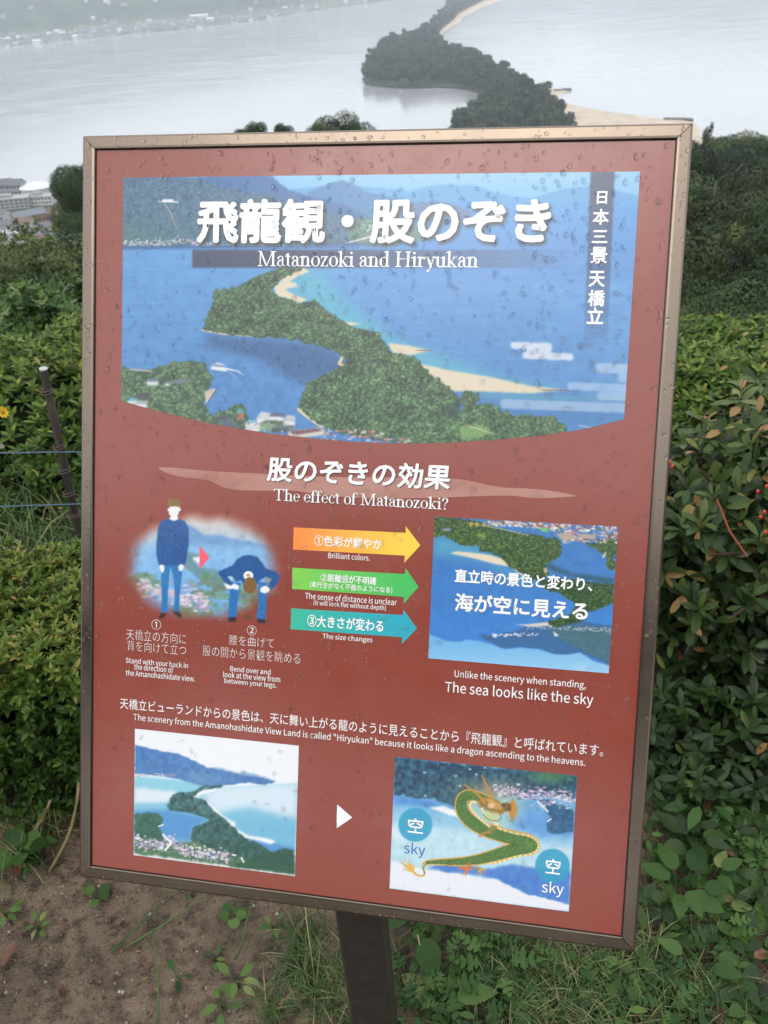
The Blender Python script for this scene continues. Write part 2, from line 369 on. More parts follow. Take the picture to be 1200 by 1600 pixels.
# ================================================================== far shore
def coast_far():
    px = [(-700, 165), (-300, 112), (-100, 88), (0, 75), (100, 64), (200, 54), (300, 45), (400, 33), (500, 16), (600, 2), (700, -9), (800, -18), (1000, -30), (1400, -42)]
    return np.array([atz(x, y, SEA)[:2] for x, y in px])
CF = coast_far()
cfx, cfy = CF[:, 0], CF[:, 1]
o_ = np.argsort(cfx); cfx, cfy = cfx[o_], cfy[o_]
def far_z(x, y):
    d = y-np.interp(x, cfx, cfy)
    z = SEA+np.where(d < 0, d*.3, np.minimum(d*.05, 3)) + 0*x
    k = np.interp(x, [-3000, -900, -500, -200, 200, 800], [420, 450, 420, 330, 500, 900])
    hgt = np.clip((d-k)/1500, 0, 1)
    z = z + 380*(hgt**.9)*(.65+.7*fbm2(x/700+3, y/700, 4, 15)) + np.clip((d-k)/100, 0, 1)*10*fbm2(x/90, y/90, 3, 25)
    return np.maximum(z, SEA-12)
m_far, nt, b = mat_new("far_hills", rough=.95)
geo = N(nt, "ShaderNodeNewGeometry"); sx = N(nt, "ShaderNodeSeparateXYZ"); nt.links.new(geo.outputs["Position"], sx.inputs[0])
n1 = noise(nt, .02, 8, .7); n2 = noise(nt, .006, 5, .6)
rf = ramp(nt, [(.35, (.012, .022, .012)), (.5, (.028, .048, .022)), (.65, (.055, .078, .035))]); nt.links.new(n1.outputs[0], rf.inputs[0])
rl = ramp(nt, [(.40, (.035, .05, .028)), (.5, (.10, .125, .06)), (.58, (.07, .075, .06)), (.68, (.12, .13, .09))]); nt.links.new(n2.outputs[0], rl.inputs[0])
mr = N(nt, "ShaderNodeMapRange"); mr.inputs[1].default_value = -126; mr.inputs[2].default_value = -112; nt.links.new(sx.outputs[2], mr.inputs[0])
mxx = N(nt, "ShaderNodeMix", data_type='RGBA'); nt.links.new(mr.outputs[0], mxx.inputs[0]); nt.links.new(rl.outputs[0], mxx.inputs[6]); nt.links.new(rf.outputs[0], mxx.inputs[7]); nt.links.new(mxx.outputs[2], b.inputs["Base Color"])
tag(link("far_shore_hills", grid_mesh("far_shore_hills", np.linspace(-5200, 4500, 190), np.linspace(1500, 7500, 150), far_z), m_far), kind="structure")
# houses across the bay
def wallmat(n, c, r=.8):
    m, nt, b = mat_new(n, base=(*c, 1), rough=r); nn = noise(nt, .6, 4, .6); rr_ = ramp(nt, [(.3, tuple(v*.82 for v in c)), (.7, c)]); nt.links.new(nn.outputs[0], rr_.inputs[0]); nt.links.new(rr_.outputs[0], b.inputs["Base Color"]); return m
m_w1 = wallmat("white_plaster", (.50, .50, .49)); m_w2 = wallmat("cream_plaster", (.50, .46, .38)); m_w3 = wallmat("grey_concrete", (.30, .31, .32))
m_rt = wallmat("grey_roof_tiles", (.10, .105, .12), .6); m_rb = wallmat("orange_brown_cladding", (.22, .115, .06)); m_rw = wallmat("white_roof_sheet", (.55, .56, .58), .5); m_rr = wallmat("red_roof_sheet", (.15, .085, .065)); m_rs = wallmat("blue_grey_roof_sheet", (.12, .14, .17), .5)
m_glass, nt, b = mat_new("window_glass", base=(.03, .04, .05, 1), rough=.1)
def gable(w, d, h, rh, ov=.5):
    a = MB(); a.add([(-w/2, -d/2, -3), (w/2, -d/2, -3), (w/2, d/2, -3), (-w/2, d/2, -3), (-w/2, -d/2, h), (w/2, -d/2, h), (w/2, d/2, h), (-w/2, d/2, h), (-w/2, 0, h+rh), (w/2, 0, h+rh)],
                    [(0, 1, 5, 4), (2, 3, 7, 6), (3, 0, 4, 8, 7), (1, 2, 6, 9, 5)])
    r = MB(); t = .25; s_ = rh/(d/2)
    for sgn in (-1, 1):
        y1 = sgn*(d/2+ov); z1 = h-ov*s_+.02; X0, X1 = -w/2-ov, w/2+ov
        V = [(X0, y1, z1), (X1, y1, z1), (X1, 0, h+rh+.02), (X0, 0, h+rh+.02)]; V += [(x, y, z+t) for x, y, z in V]
        F = [(0, 1, 2, 3), (7, 6, 5, 4), (0, 4, 5, 1), (1, 5, 6, 2), (3, 2, 6, 7), (0, 3, 7, 4)]; r.add(V, F)
    return a, r
def building(name, label, loc, rz, w, d, h, rh, wm, rm, rows=1, cols=4, cat="house", group=None, flat=False):
    t = empty(name, loc); t.rotation_euler.z = rz; tag(t, label, cat, group)
    if flat:
        a = MB(); a.box((-w/2, -d/2, -3), (w/2, d/2, h)); r = MB(); r.box((-w/2-.3, -d/2-.3, h), (w/2+.3, d/2+.3, h+.5)); r.box((-w*.2, -d*.2, h+.5), (w*.1, d*.2, h+2.6))
    else: a, r = gable(w, d, h, rh)
    link("wall", a.mesh("wall"), wm, t); link("roof", r.mesh("roof"), rm, t)
    m = MB()
    for i in range(rows):
        for j in range(cols):
            x = -w/2+w*(j+.5)/cols; z = h*(i+.35)/rows; m.box((x-w*.22/cols*1.3, -d/2-.06, z), (x+w*.22/cols*1.3, -d/2+.04, z+min(1.5, h/rows*.45)))
    tag(link("window", m.mesh("window"), m_glass, t), kind="stuff")
    return t
g = random.Random(21)
far_ms = []
for k, (wm, rm) in enumerate([(m_w1, m_rt), (m_w2, m_rt), (m_w1, m_rw), (m_w3, m_rt), (m_w2, m_rr), (m_w3, m_rs)]):
    a, r = gable(10+k, 8, 5.5, 2.2); me = a.mesh("house"); nb = len(a.f); base_v = len(a.v)
    a.add(r.v, r.f); me = a.mesh("house"); me.materials.append(wm); me.materials.append(rm)
    idx = np.zeros(len(me.polygons), np.int32); idx[nb:] = 1; me.polygons.foreach_set("material_index", idx); far_ms.append(me)
n_far = 0; spots = []
for k in range(4000):
    px, py = g.uniform(-20, 610), 0
    cy_ = np.interp(px, [0, 300, 400, 500, 600], [75, 45, 33, 16, 2]); dd = min(abs(g.gauss(0, 1))*10, 24)+1.5
    if px < 120 and dd > 14 and g.random() < .8: continue
    py = cy_-dd
    if py < -12: continue
    P = atz(px, py, SEA+2)
    if any((P[0]-q[0])**2+((P[1]-q[1])*.5)**2 < 13**2 for q in spots): continue
    spots.append(P)
    o = bpy.data.objects.new("town_house", far_ms[g.choice([0, 3, 1, 2, 3, 3, 5, 5])]); coll.objects.link(o)
    z = float(far_z(np.array(P[0]), np.array(P[1]))); o.location = (P[0], P[1], max(z, SEA+.5)); o.rotation_euler.z = g.uniform(-.5, .5)+(1.57 if g.random() < .4 else 0); s_ = g.uniform(.8, 1.5); o.scale = (s_, s_, g.uniform(.8, 1.3))
    tag(o, "small pale house crowded in the hazy town along the far shore", "house", "houses of the hazy town across the bay"); n_far += 1
    if n_far >= 265: break
for (px, py, w, d, h, lab) in [(312, 28, 48, 26, 12, "large bright white hall on the far shore, the biggest white building there"), (42, 58, 46, 12, 6, "long low white building at the left end of the far shore town"), (240, 30, 34, 14, 8, "white blocky building inland left of the big white hall"), (438, 13, 42, 14, 7, "long white building on the far shore right of the big white hall"), (356, 16, 26, 16, 10, "pale blue roofed hall just right of the big white hall")]:
    P = atz(px, py+3, SEA+2); building("hall", lab, (P[0], P[1], SEA+1), 0, w, d, h, 2.5, m_w1, m_rw, 1, 5, "building")
# boat out on the bay
m_hull, nt, b = mat_new("boat_paint", base=(.20, .22, .24, 1), rough=.4)
P = atz(86, 76, SEA); bt = empty("motor_boat", (P[0], P[1], SEA)); bt.rotation_euler.z = .25; tag(bt, "tiny grey motor boat crossing the bay off the far shore town", "boat")
m = MB(); V = []; 
for x, wv in ((-8, 1.5), (-4, 2.0), (2, 2.0), (6, 1.3), (9, .1)): V += [(x, -wv, 1.3+.04*max(0, x)), (x, -wv*.6, -.4), (x, wv*.6, -.4), (x, wv, 1.3+.04*max(0, x))]
F = []
for i in range(4):
    b0 = i*4; F += [(b0+k, b0+4+k, b0+4+(k+1) % 4, b0+(k+1) % 4) for k in range(4)]
F += [(3, 2, 1, 0), (16, 17, 18, 19)]; m.add(V, F); link("hull", m.mesh("hull"), m_hull, bt)
m = MB(); m.add([(-5, -1.3, 1.4), (1, -1.3, 1.4), (1, 1.3, 1.4), (-5, 1.3, 1.4), (-4.6, -1.1, 3.2), (0, -1.1, 3.2), (0, 1.1, 3.2), (-4.6, 1.1, 3.2)], [(4, 5, 6, 7), (0, 1, 5, 4), (1, 2, 6, 5), (2, 3, 7, 6), (3, 0, 4, 7)]); link("cabin", m.mesh("cabin"), m_w1, bt)

# ================================================================== town at the foot of the hill (left)
def town(px, py, z=-128.0): p = atz(px, py, z); return (p[0], p[1], z)
building("apartment_block", "long grey concrete block with rows of windows beside the white dome, below left", town(16, 324), .1, 28, 11, 6, 0, m_w3, m_w3, 3, 9, "building", None, True)
building("apartment_block", "lower grey block in front of the long concrete building in the town below", town(64, 318), -.05, 19, 9, 5, 0, m_w1, m_w3, 2, 8, "building", None, True)
building("tiled_house", "dark tiled roof house rising leftmost above the grey concrete block", town(8, 304), .2, 13, 9, 7, 3.5, m_w3, m_rt, 2, 5)
building("tiled_house", "dark tiled roof house just left of the white dome in the town below", town(28, 303), -.15, 11, 9, 7, 3.2, m_w3, m_rt, 2, 4)
building("orange_building", "orange-brown clad building with a blue-grey roof and pale verge in the town below", town(48, 350), .55, 19, 10, 6, 2.5, m_rb, m_rs, 1, 6, "building")
building("orange_building", "low orange-brown building with a tiled roof tucked left of the big tree", town(78, 343), -.1, 15, 9, 4, 2, m_rb, m_rr, 1, 5, "building")
t = empty("sports_hall", town(60, 303)); tag(t, "white domed sports hall roof beside grey buildings in the town below", "building")
m = MB(); m.tube([(0, 0, -3), (0, 0, 5)], 11, 20); link("wall", m.mesh("wall"), m_w1, t)
V = [(0, 0, 8)]; F = []
for i in range(1, 5):
    for k in range(20): a = 2*math.pi*k/20; r_ = 12*i/4; V.append((r_*math.cos(a), r_*math.sin(a), 5+3*(1-(i/4)**2)))
F += [(0, 1+k, 1+(k+1) % 20) for k in range(20)]
for i in range(3): F += [(1+i*20+k, 1+(i+1)*20+k, 1+(i+1)*20+(k+1) % 20, 1+i*20+(k+1) % 20) for k in range(20)]
m = MB(); m.add(V, F); link("dome_roof", m.mesh("dome_roof", True), m_rw, t)
lab = {0: "white", 1: "grey", 2: "red"}
for k, (px, py) in enumerate([(15, 362), (42, 358), (70, 366), (22, 378), (50, 376), (120, 330), (112, 345), (126, 352), (4, 345), (60, 386)]):
    wm, rm = [(m_w1, m_rt), (m_w2, m_rr), (m_w3, m_rt), (m_w1, m_rw)][k % 4]
    building("town_house", ["small white-walled house among the trees at the foot of the hill, %s", "small cream house among the trees at the foot of the hill, %s", "small grey house among the trees at the foot of the hill, %s", "small white-roofed house among trees at the foot of the hill, %s"][k % 4] % ["leftmost of its row", "behind the orange building", "right of centre", "lower left", "lower middle", "beside the big tree", "below the big tree", "nearest the sign frame", "at the picture's edge", "lowest one"][k], town(px, py), g.uniform(-.4, .4), 10, 8, 5, 2, wm, rm, 1, 3)

# ================================================================== trees on the hillside
crowns = [crown_mesh("crown", 100+k, 1.0, .48, 30000, .0140, 10, .8, False, .16) for k in range(4)]
crownsl = [crown_mesh("crown", 120+k, 1.0, .52, 50000, .0115, 12, .9, False, .14) for k in range(3)]
crownsd = [crown_mesh("crown", 160+k, 1.0, .55, 46000, .0165, 15, .9, False, .05) for k in range(2)]
conec = crown_mesh("crown", 140, 1.0, .26, 24000, .015, 10, .8, True, .2)
trunks = [trunk_mesh("trunk", 7+k, 1.0, .42, .028) for k in range(2)]
def tree(x, y, h, w, kind, label, group=None, rz=None, sx=1.0, mat=None):
    z = float(ground_z(x, y)); t = empty("broadleaf_tree" if kind != 'c' else "conifer_tree", (x, y, z)); tag(t, label, "tree", group)
    t.rotation_euler.z = rz if rz is not None else g.uniform(0, 6.28); t.scale = (w, w*sx, h)
    src = crownsd if kind == 'd' else crownsl if kind == 'l' else (crowns if kind == 'b' else [conec]); me = g.choice(src)
    c = bpy.data.objects.new("crown", me); coll.objects.link(c); c.parent = t
    if not me.materials: me.materials.append(m_broad)
    c.material_slots[0].link = 'OBJECT'; c.material_slots[0].material = mat or g.choice([m_broad, m_broad, m_broad2, m_broad3, m_broad2, m_lit2])
    if h > 1.5*w: q_ = 1.5*w/h; c.scale.z = q_; c.location.z = 1-q_
    k = bpy.data.objects.new("trunk", g.choice(trunks)); coll.objects.link(k); k.parent = t
    if not k.data.materials: k.data.materials.append(m_bark)
    return t
m_broad2 = leaf_mat("dark_broadleaf_foliage", [(.1, (.007, .015, .005)), (.5, (.019, .038, .012)), (.9, (.046, .072, .020))], rough=.5, trans=.12, nscale=1.2)
m_broad3 = leaf_mat("olive_foliage", [(.1, (.011, .017, .005)), (.5, (.030, .040, .011)), (.9, (.062, .072, .022))], rough=.5, trans=.12, nscale=1.2)
m_lit2 = leaf_mat("yellow_green_foliage", [(.1, (.014, .026, .007)), (.5, (.044, .070, .016)), (.9, (.10, .135, .030))], rough=.5, trans=.12, nscale=1.2)
placed = []
def dep_pt(az, dist, dep):   # point at horizontal distance with the given depression
    a = math.radians(az); return dist*math.sin(a), dist*math.cos(a), 1.5-dist*math.tan(math.radians(dep))
cand = []
for dist, n in [(14, 18), (22, 22), (32, 20), (45, 22), (60, 24), (78, 28), (98, 34), (118, 38)]:
    for i in range(n):
        az = -30+66*(i+g.uniform(.1, .9))/n; cand.append((az, dist*g.uniform(.92, 1.1)))
nm = 0; view_trees = []
for az, dist in cand:
    x, y = dist*math.sin(math.radians(az)), dist*math.cos(math.radians(az)); gz = float(ground_z(x, y))
    # highest allowed crown top: keeps the view over the bay open, as on the real hill
    lim = np.interp(az, [-30, -21, -17.5, -15, -8, 0, 14, 18.5, 20, 36], [14.8, 14.6, 14.0, 12.5, 10.6, 10.4, 10.6, 10.4, 9.9, 9.8])+g.choice([0, .3, 1.0, 2.2, 3.6])
    top = 1.5-dist*math.tan(math.radians(lim)); h = min(top-gz, g.uniform(6.5, 10.5))
    if dist < 28 and az > 8: continue
    if dist < 18: h = min(h, 3.2)
    elif dist < 28: h = min(h, 6)
    elif dist < 40: h = min(h, 8)
    if h < 2.2: continue
    pxx, pyy, dd = proj(np.array([[x, y, gz+h*.7]])); inview = (-40 < pxx[0] < 125 or 1060 < pxx[0] < 1240) and pyy[0] < 900
    t = tree(x, y, h, h*g.uniform(.78, 1.08) if h > 5 else h*1.3, 'l' if dist < 40 else 'b', "tree")
    view_trees.append((t, pxx[0], pyy[0], inview, az, dist))
left = sorted([v for v in view_trees if v[3] and v[1] < 600], key=lambda v: v[2]); right = sorted([v for v in view_trees if v[3] and v[1] > 600], key=lambda v: v[2])
ordn = ["topmost", "second", "third", "fourth", "fifth", "sixth", "seventh", "eighth", "ninth", "tenth", "eleventh", "twelfth", "thirteenth", "fourteenth", "fifteenth", "sixteenth", "seventeenth", "eighteenth", "nineteenth", "twentieth"]
for grp, txt in ((left, "tree left of the sign below the town"), (right, "tree on the wooded slope right of the sign")):
    for i, v in enumerate(grp):
        t = v[0]; mt = t.children[0].material_slots[0].material.name; c = {"broadleaf_foliage": "mid green", "dark_broadleaf_foliage": "dark green", "olive_foliage": "olive green", "yellow_green_foliage": "yellowish green"}.get(mt, "green")
        t["group"] = "trees on the hillside"
        t["label"] = ("%s %s, %s counted downhill" % (c, txt, ordn[i])) if i < 20 else "%s %s, hidden low among the others" % (c, txt)
for v in view_trees:
    if not v[3]: v[0]["label"] = "green tree on the hillside below the lookout, behind the sign"; v[0]["group"] = "trees on the hillside"
def named(px, py, dist, h, w, kind, lab, mat=None):
    p = ray(px, py); p = CAM+p*(dist/math.hypot(p[0], p[1])); zt = p[2]; gz = float(ground_z(p[0], p[1])); hh = zt-gz
    t = tree(p[0], p[1], hh, w, kind, lab, mat=mat); return t
named(112, 256, 92, 9, 6.6, 'd', "tall bushy dark green tree against the bay just left of the sign frame", m_broad)
named(134, 320, 80, 9, 5.6, 'd', "bushy tree partly hidden by the left edge of the sign frame", m_broad)
named(536, 172, 100, 12, 6.3, 'd', "round dense treetop showing above the top edge of the sign", m_broad2)
named(505, 188, 96, 12, 4.2, 'd', "lower treetop leaning left of the round dense one above the sign", m_broad)
named(397, 187, 95, 14, 2.3, 'd', "small scraggy pine top above the sign, left of the round treetop", m_broad2)
named(443, 194, 98, 14, 2.0, 'd', "tiny pine tip between the scraggy pine and the round treetop", m_broad2)
named(376, 201, 98, 12, 1.8, 'd', "barely visible treetop at the left of the scraggy pine above the sign", m_broad2)
named(1111, 193, 105, 14, 8.0, 'c', "pointed conifer standing above the treeline right of the sign", m_broad3)
named(1190, 204, 112, 12, 9.0, 'd', "tall bushy tree on the skyline at the right edge", m_broad)
named(1150, 214, 100, 12, 9.0, 'd', "broad rounded tree right of the pointed conifer", m_broad2)
named(1092, 210, 90, 12, 9.0, 'd', "broad tree rising beside the upper right corner of the sign", m_broad2)
named(1175, 300, 60, 12, 8.5, 'l', "pale yellowish green tree halfway down the right slope", m_lit)

# trees behind the viewer (they show in the glossy sign and frame)
for k, (x, y, h, w) in enumerate([(-6.5, -6.5, 4.2, 5.5), (-3.4, -7.2, 4.6, 5.5), (-.6, -7.5, 4.3, 5.2), (2.2, -7.4, 4.7, 5.6), (5.2, -6.8, 4.3, 5.4), (8.5, -5.5, 4.5, 5.6), (-9.5, -4.5, 4.4, 5.6)]):
    tree(x, y, h, w, 'l', "leafy tree standing behind the viewer on the hilltop", "trees behind the viewer", mat=m_broad)

# ================================================================== leaves, shrubs
def leaf12(w, fold=.25, curl=.25, rows=((.0, 0), (.28, .8), (.55, 1.0), (.80, .62), (1.0, 0))):
    V = [(0, 0, 0)]; 
    for y, k in rows[1:-1]: V += [(-w*k/2, y, fold*w*k/2-curl*y*y), (0, y, -curl*y*y), (w*k/2, y, fold*w*k/2-curl*y*y)]
    V.append((0, 1, -curl)); e = len(V)-1
    T_ = [(0, 2, 1), (0, 3, 2), (e-3, e-2, e), (e-2, e-1, e)]; Q_ = []
    for i in range(2):
        b0 = 1+3*i; Q_ += [(b0, b0+1, b0+4, b0+3), (b0+1, b0+2, b0+5, b0+4)]
    return (np.array(V, float), [np.array(T_), np.array(Q_)])
def leaf_outline(half, fold=.2, curl=.2, cup=0.0, ridge=0.0):
    """leaf from a half outline [(x, y)...]; midrib strip on both sides"""
    half = np.array(half, float); n = len(half); V = []; Q_ = []
    for x, y in half: V.append((0, y, -curl*y*y))
    for s_ in (-1, 1):
        b0 = len(V)
        for i, (x, y) in enumerate(half): V.append((s_*x, y, fold*x-curl*y*y+ridge*math.sin(i*2.1)*x))
        for i in range(n-1): q = (i, i+1, b0+i+1, b0+i); Q_.append(q if s_ > 0 else q[::-1])
    V = np.array(V, float); V[:, 1] /= half[:, 1].max(); return (V, [np.array(Q_)])
LF4 = (np.array([[0, 0, 0], [-.21, .5, .05], [0, 1, -.12], [.21, .5, .05]], float), [np.array([[0, 3, 2, 1]])])
LF_AZ = leaf12(.40, .3, .25); LF_PY = leaf12(.34, .25, .3, ((0, 0), (.25, .6), (.58, 1.0), (.85, .75), (1, 0)))
LF_BR = leaf12(.46, .2, .35)
mug = leaf_outline([(.03, 0), (.03, .12), (.16, .14), (.24, .24), (.12, .26), (.07, .30), (.24, .34), (.36, .50), (.24, .50), (.26, .58), (.12, .52), (.10, .58), (.20, .66), (.22, .80), (.12, .76), (.10, .88), (.0, 1.0)], .15, .2, ridge=.06)
ovate = leaf_outline([(.0, 0), (.14, .06), (.24, .18), (.27, .30), (.30, .34), (.28, .44), (.29, .48), (.24, .58), (.24, .63), (.17, .74), (.16, .79), (.08, .90), (.0, 1.0)], .18, .28, ridge=.05)
rnd_l = leaf_outline([(.0, 0), (.22, -.04), (.40, .10), (.48, .32), (.46, .56), (.36, .78), (.18, .93), (.0, .96)], .12, .1)
hedge_mats = [leaf_mat("azalea_leaves", [(.05, (.011, .028, .005)), (.4, (.040, .085, .012)), (.7, (.095, .155, .022)), (.88, (.20, .24, .045)), (1, (.30, .19, .07))], rough=.4, spec=.45, trans=.25, wet=.06, nscale=20)]
m_az = hedge_mats[0]
m_py = leaf_mat("glossy_dark_leaves", [(.05, (.010, .022, .006)), (.4, (.026, .052, .013)), (.68, (.060, .098, .022)), (.86, (.15, .15, .035)), (1, (.32, .15, .07))], rough=.38, spec=.45, trans=.15, wet=.08, nscale=20)
m_weed = leaf_mat("weed_leaves", [(.05, (.012, .032, .008)), (.5, (.034, .080, .018)), (.85, (.085, .15, .035)), (1, (.20, .22, .08))], rough=.45, spec=.4, trans=.2, wet=.05, nscale=30)
m_dead = leaf_mat("dead_leaf", [(0, (.05, .022, .014)), (.5, (.12, .052, .028)), (1, (.26, .13, .06))], rough=.5, trans=.05, wet=.3, nscale=50)
m_straw = leaf_mat("dry_stem", [(0, (.10, .075, .035)), (.5, (.20, .16, .08)), (1, (.32, .28, .16))], rough=.6, trans=0, nscale=40)
m_twig = leaf_mat("twig_bark", [(0, (.03, .018, .012)), (.5, (.07, .04, .03)), (1, (.16, .06, .04))], rough=.6, trans=0, nscale=40)
m_grass = leaf_mat("grass_blades", [(0, (.020, .045, .012)), (.5, (.05, .095, .025)), (.8, (.10, .16, .045)), (1, (.28, .24, .12))], rough=.4, trans=.2, wet=.2, nscale=20)
SIGNQ = [(131, 213), (1083, 193), (993, 1486), (126, 1368)]
def variants(tpl, name, mat, bins=8):
    out = []
    for i in range(bins):
        V, Fs = tpl; out.append(mesh_np(name, V, Fs, np.full(len(V), (i+.5)/bins))); out[-1].materials.append(mat)
    return out
def shrub(obj_name, label, cat, loc, Pts, Nrm, dirs, leaf_len, tpl, tpl_far, mat, seed, per=7, n_parts=300, tint_fn=None, spread=(35, 78), group=None, fine=True, leafname="leaf", extra=None, stemlen=1.0):
    gg = np.random.default_rng(seed); t = empty(obj_name, loc); tag(t, label, cat, group); n = len(Pts)
    D = dirs/np.linalg.norm(dirs, axis=1)[:, None]
    rep = np.repeat(np.arange(n), per); D = D[rep]; P = Pts[rep]; k = np.tile(np.arange(per), n)
    A = np.cross(D, gg.normal(size=(n, 3))[rep]); A /= np.linalg.norm(A, axis=1)[:, None]; B = np.cross(D, A)
    ph = k*2.4+gg.uniform(0, .5, len(k)); th = np.radians(gg.uniform(spread[0], spread[1], len(k)))*(1-.35*(k/per))
    rad = A*np.cos(ph)[:, None]+B*np.sin(ph)[:, None]; Y = D*np.cos(th)[:, None]+rad*np.sin(th)[:, None]; Z = D*np.sin(th)[:, None]-rad*np.cos(th)[:, None]
    Z += gg.normal(0, .25, Z.shape)
    R_ = frames(Y, Z); S_ = leaf_len*gg.uniform(.6, 1.2, len(k))*(1-.25*k/per); T_ = P-D*(leaf_len*.5*stemlen*(1-k/per))[:, None]
    ti = tint_fn(P, D, gg) if tint_fn else gg.uniform(.2, .8, len(k))
    ti = ti+(k/per-.5)*.12
    C = T_+R_[:, :, 1]*(S_*.5)[:, None]; px, py, dz = proj(C)
    vis = (px > 2) & (px < 1198) & (py > 2) & (py < 1598) & ~inpoly(px, py, SIGNQ) & (dz > .1)
    idx = np.where(vis)[0]; cell = {}; cs = max(6, leaf_len/np.median(dz[idx])*FPX*.35) if len(idx) else 6
    for i in idx[np.argsort(dz[idx])]:
        key = (int(px[i]//cs), int(py[i]//cs))
        if key not in cell: cell[key] = i
    sel = np.array(sorted(cell.values(), key=lambda i: -(S_[i]/dz[i]))[:n_parts], dtype=np.int64)
    rest = np.ones(len(k), bool); rest[sel] = False
    vs_ = variants(tpl, leafname, mat)
    L0 = np.array(loc, float)
    for i in sel:
        o = bpy.data.objects.new(leafname, vs_[int(np.clip(ti[i]*8, 0, 7))]); coll.objects.link(o); o.parent = t
        M = np.eye(4); M[:3, :3] = R_[i]*S_[i]; M[:3, 3] = T_[i]-L0; o.matrix_local = Matrix(M.tolist())
    V, Fs, tt_ = instance(tpl_far, R_[rest], T_[rest]-L0, S_[rest], ti[rest])
    tag(link("foliage", mesh_np("foliage", V, Fs, tt_), mat, t), kind="stuff")
    return t, P, L0
def sph_pts(n, c, r, gg, zmin=-9, gap=.0, seed=0, jit=.06):
    u = gg.normal(size=(n, 3)); u /= np.linalg.norm(u, axis=1)[:, None]; c = np.array(c); r = np.array(r)
    lump = 1+.16*(fbm2(u[:, 0]*2.5+9, u[:, 1]*2.5+u[:, 2]*2, 3, seed)-.5)*2
    P = c+u*r*(lump*gg.uniform(1-jit*4, 1+jit, n))[:, None]; Nn = u/r; Nn /= np.linalg.norm(Nn, axis=1)[:, None]
    k = P[:, 2] > zmin; return P[k], Nn[k]
def twigs(t, L0, segs, mat, name="branch"):
    m = MB()
    for pts, r in segs: m.tube([np.array(p)-L0 for p in pts], r, 5, t=random.uniform(.2, .9))
    return link(name, m.mesh(name), mat, t)

gg = np.random.default_rng(5)
# clipped azalea hedge at the left
n = 8200; xh = gg.uniform(-1.75, -.50, n); q = gg.uniform(0, 1, n); P = np.zeros((n, 3)); Nn = np.zeros((n, 3))
for i in range(n):   # profile: front face, rounded shoulder, top
    s_ = q[i]*.95
    if s_ < .40: P[i] = (xh[i], 1.20+.02*gg.normal(), .02+s_*.86); Nn[i] = (0, -1, .25)
    elif s_ < .52: a = (s_-.40)/.12*1.57; P[i] = (xh[i], 1.29-.09*math.cos(a), .34+.07*math.sin(a)); Nn[i] = (0, -math.cos(a), math.sin(a)+.2)
    else: P[i] = (xh[i], 1.28+(s_-.52)*.86, .41); Nn[i] = (0, 0, 1)
endc = np.clip((P[:, 0]+.60)/.10, 0, 1); Nn[:, 0] += endc; P[:, 2] *= 1-.12*endc
bumpy = (fbm2(P[:, 0]*9, (P[:, 1]+P[:, 2])*9, 3, 3)-.5)*.11; P += Nn*bumpy[:, None]; P -= Nn*(gg.uniform(0, 1, n)**2*.09)[:, None]
P[:, 2] = np.maximum(P[:, 2], .015)
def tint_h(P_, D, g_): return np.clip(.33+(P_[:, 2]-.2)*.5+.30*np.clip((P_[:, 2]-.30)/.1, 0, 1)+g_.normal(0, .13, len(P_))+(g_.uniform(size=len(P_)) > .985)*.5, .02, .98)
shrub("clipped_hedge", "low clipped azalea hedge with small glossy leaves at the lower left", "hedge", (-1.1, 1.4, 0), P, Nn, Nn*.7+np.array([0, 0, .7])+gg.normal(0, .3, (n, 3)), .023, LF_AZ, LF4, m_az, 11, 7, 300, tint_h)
h0 = bpy.data.objects["clipped_hedge"]
twigs(h0, np.array([-1.1, 1.4, 0]), [([(x, 1.36+gg.uniform(-.1, .1), -.03), (x+gg.uniform(-.05, .05), 1.34+gg.uniform(-.1, .1), .18), (x+gg.uniform(-.1, .1), 1.32+gg.uniform(-.1, .1), .36)], [.008, .006, .003]) for x in np.arange(-1.7, -.5, .045)], m_twig)
m_in, nt, b = mat_new("shade_core", rough=.9, spec=.05); n1 = noise(nt, 40, 4, .6); r1 = ramp(nt, [(.35, (.004, .007, .003)), (.7, (.018, .022, .008))]); nt.links.new(n1.outputs[0], r1.inputs[0]); nt.links.new(r1.outputs[0], b.inputs["Base Color"])
def core(t, c, r, L0, seed=0, box=False):  # dark blob added inside the leaves, standing in for the shaded interior
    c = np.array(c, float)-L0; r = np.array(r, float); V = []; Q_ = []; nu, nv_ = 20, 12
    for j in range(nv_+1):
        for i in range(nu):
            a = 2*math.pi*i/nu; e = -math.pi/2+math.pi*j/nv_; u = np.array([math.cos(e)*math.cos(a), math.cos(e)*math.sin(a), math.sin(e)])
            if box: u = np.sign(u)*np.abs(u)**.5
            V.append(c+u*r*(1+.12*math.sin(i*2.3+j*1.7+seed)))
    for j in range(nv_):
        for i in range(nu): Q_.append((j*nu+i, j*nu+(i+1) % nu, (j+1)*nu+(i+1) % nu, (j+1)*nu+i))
    link("shade_core", mesh_np("shade_core", V, [np.array(Q_)]), m_in, t)
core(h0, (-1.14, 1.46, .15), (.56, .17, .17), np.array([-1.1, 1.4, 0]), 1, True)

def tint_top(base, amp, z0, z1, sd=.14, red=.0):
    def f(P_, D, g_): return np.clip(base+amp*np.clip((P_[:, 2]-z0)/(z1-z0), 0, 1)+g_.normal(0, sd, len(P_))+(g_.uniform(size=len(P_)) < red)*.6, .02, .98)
    return f
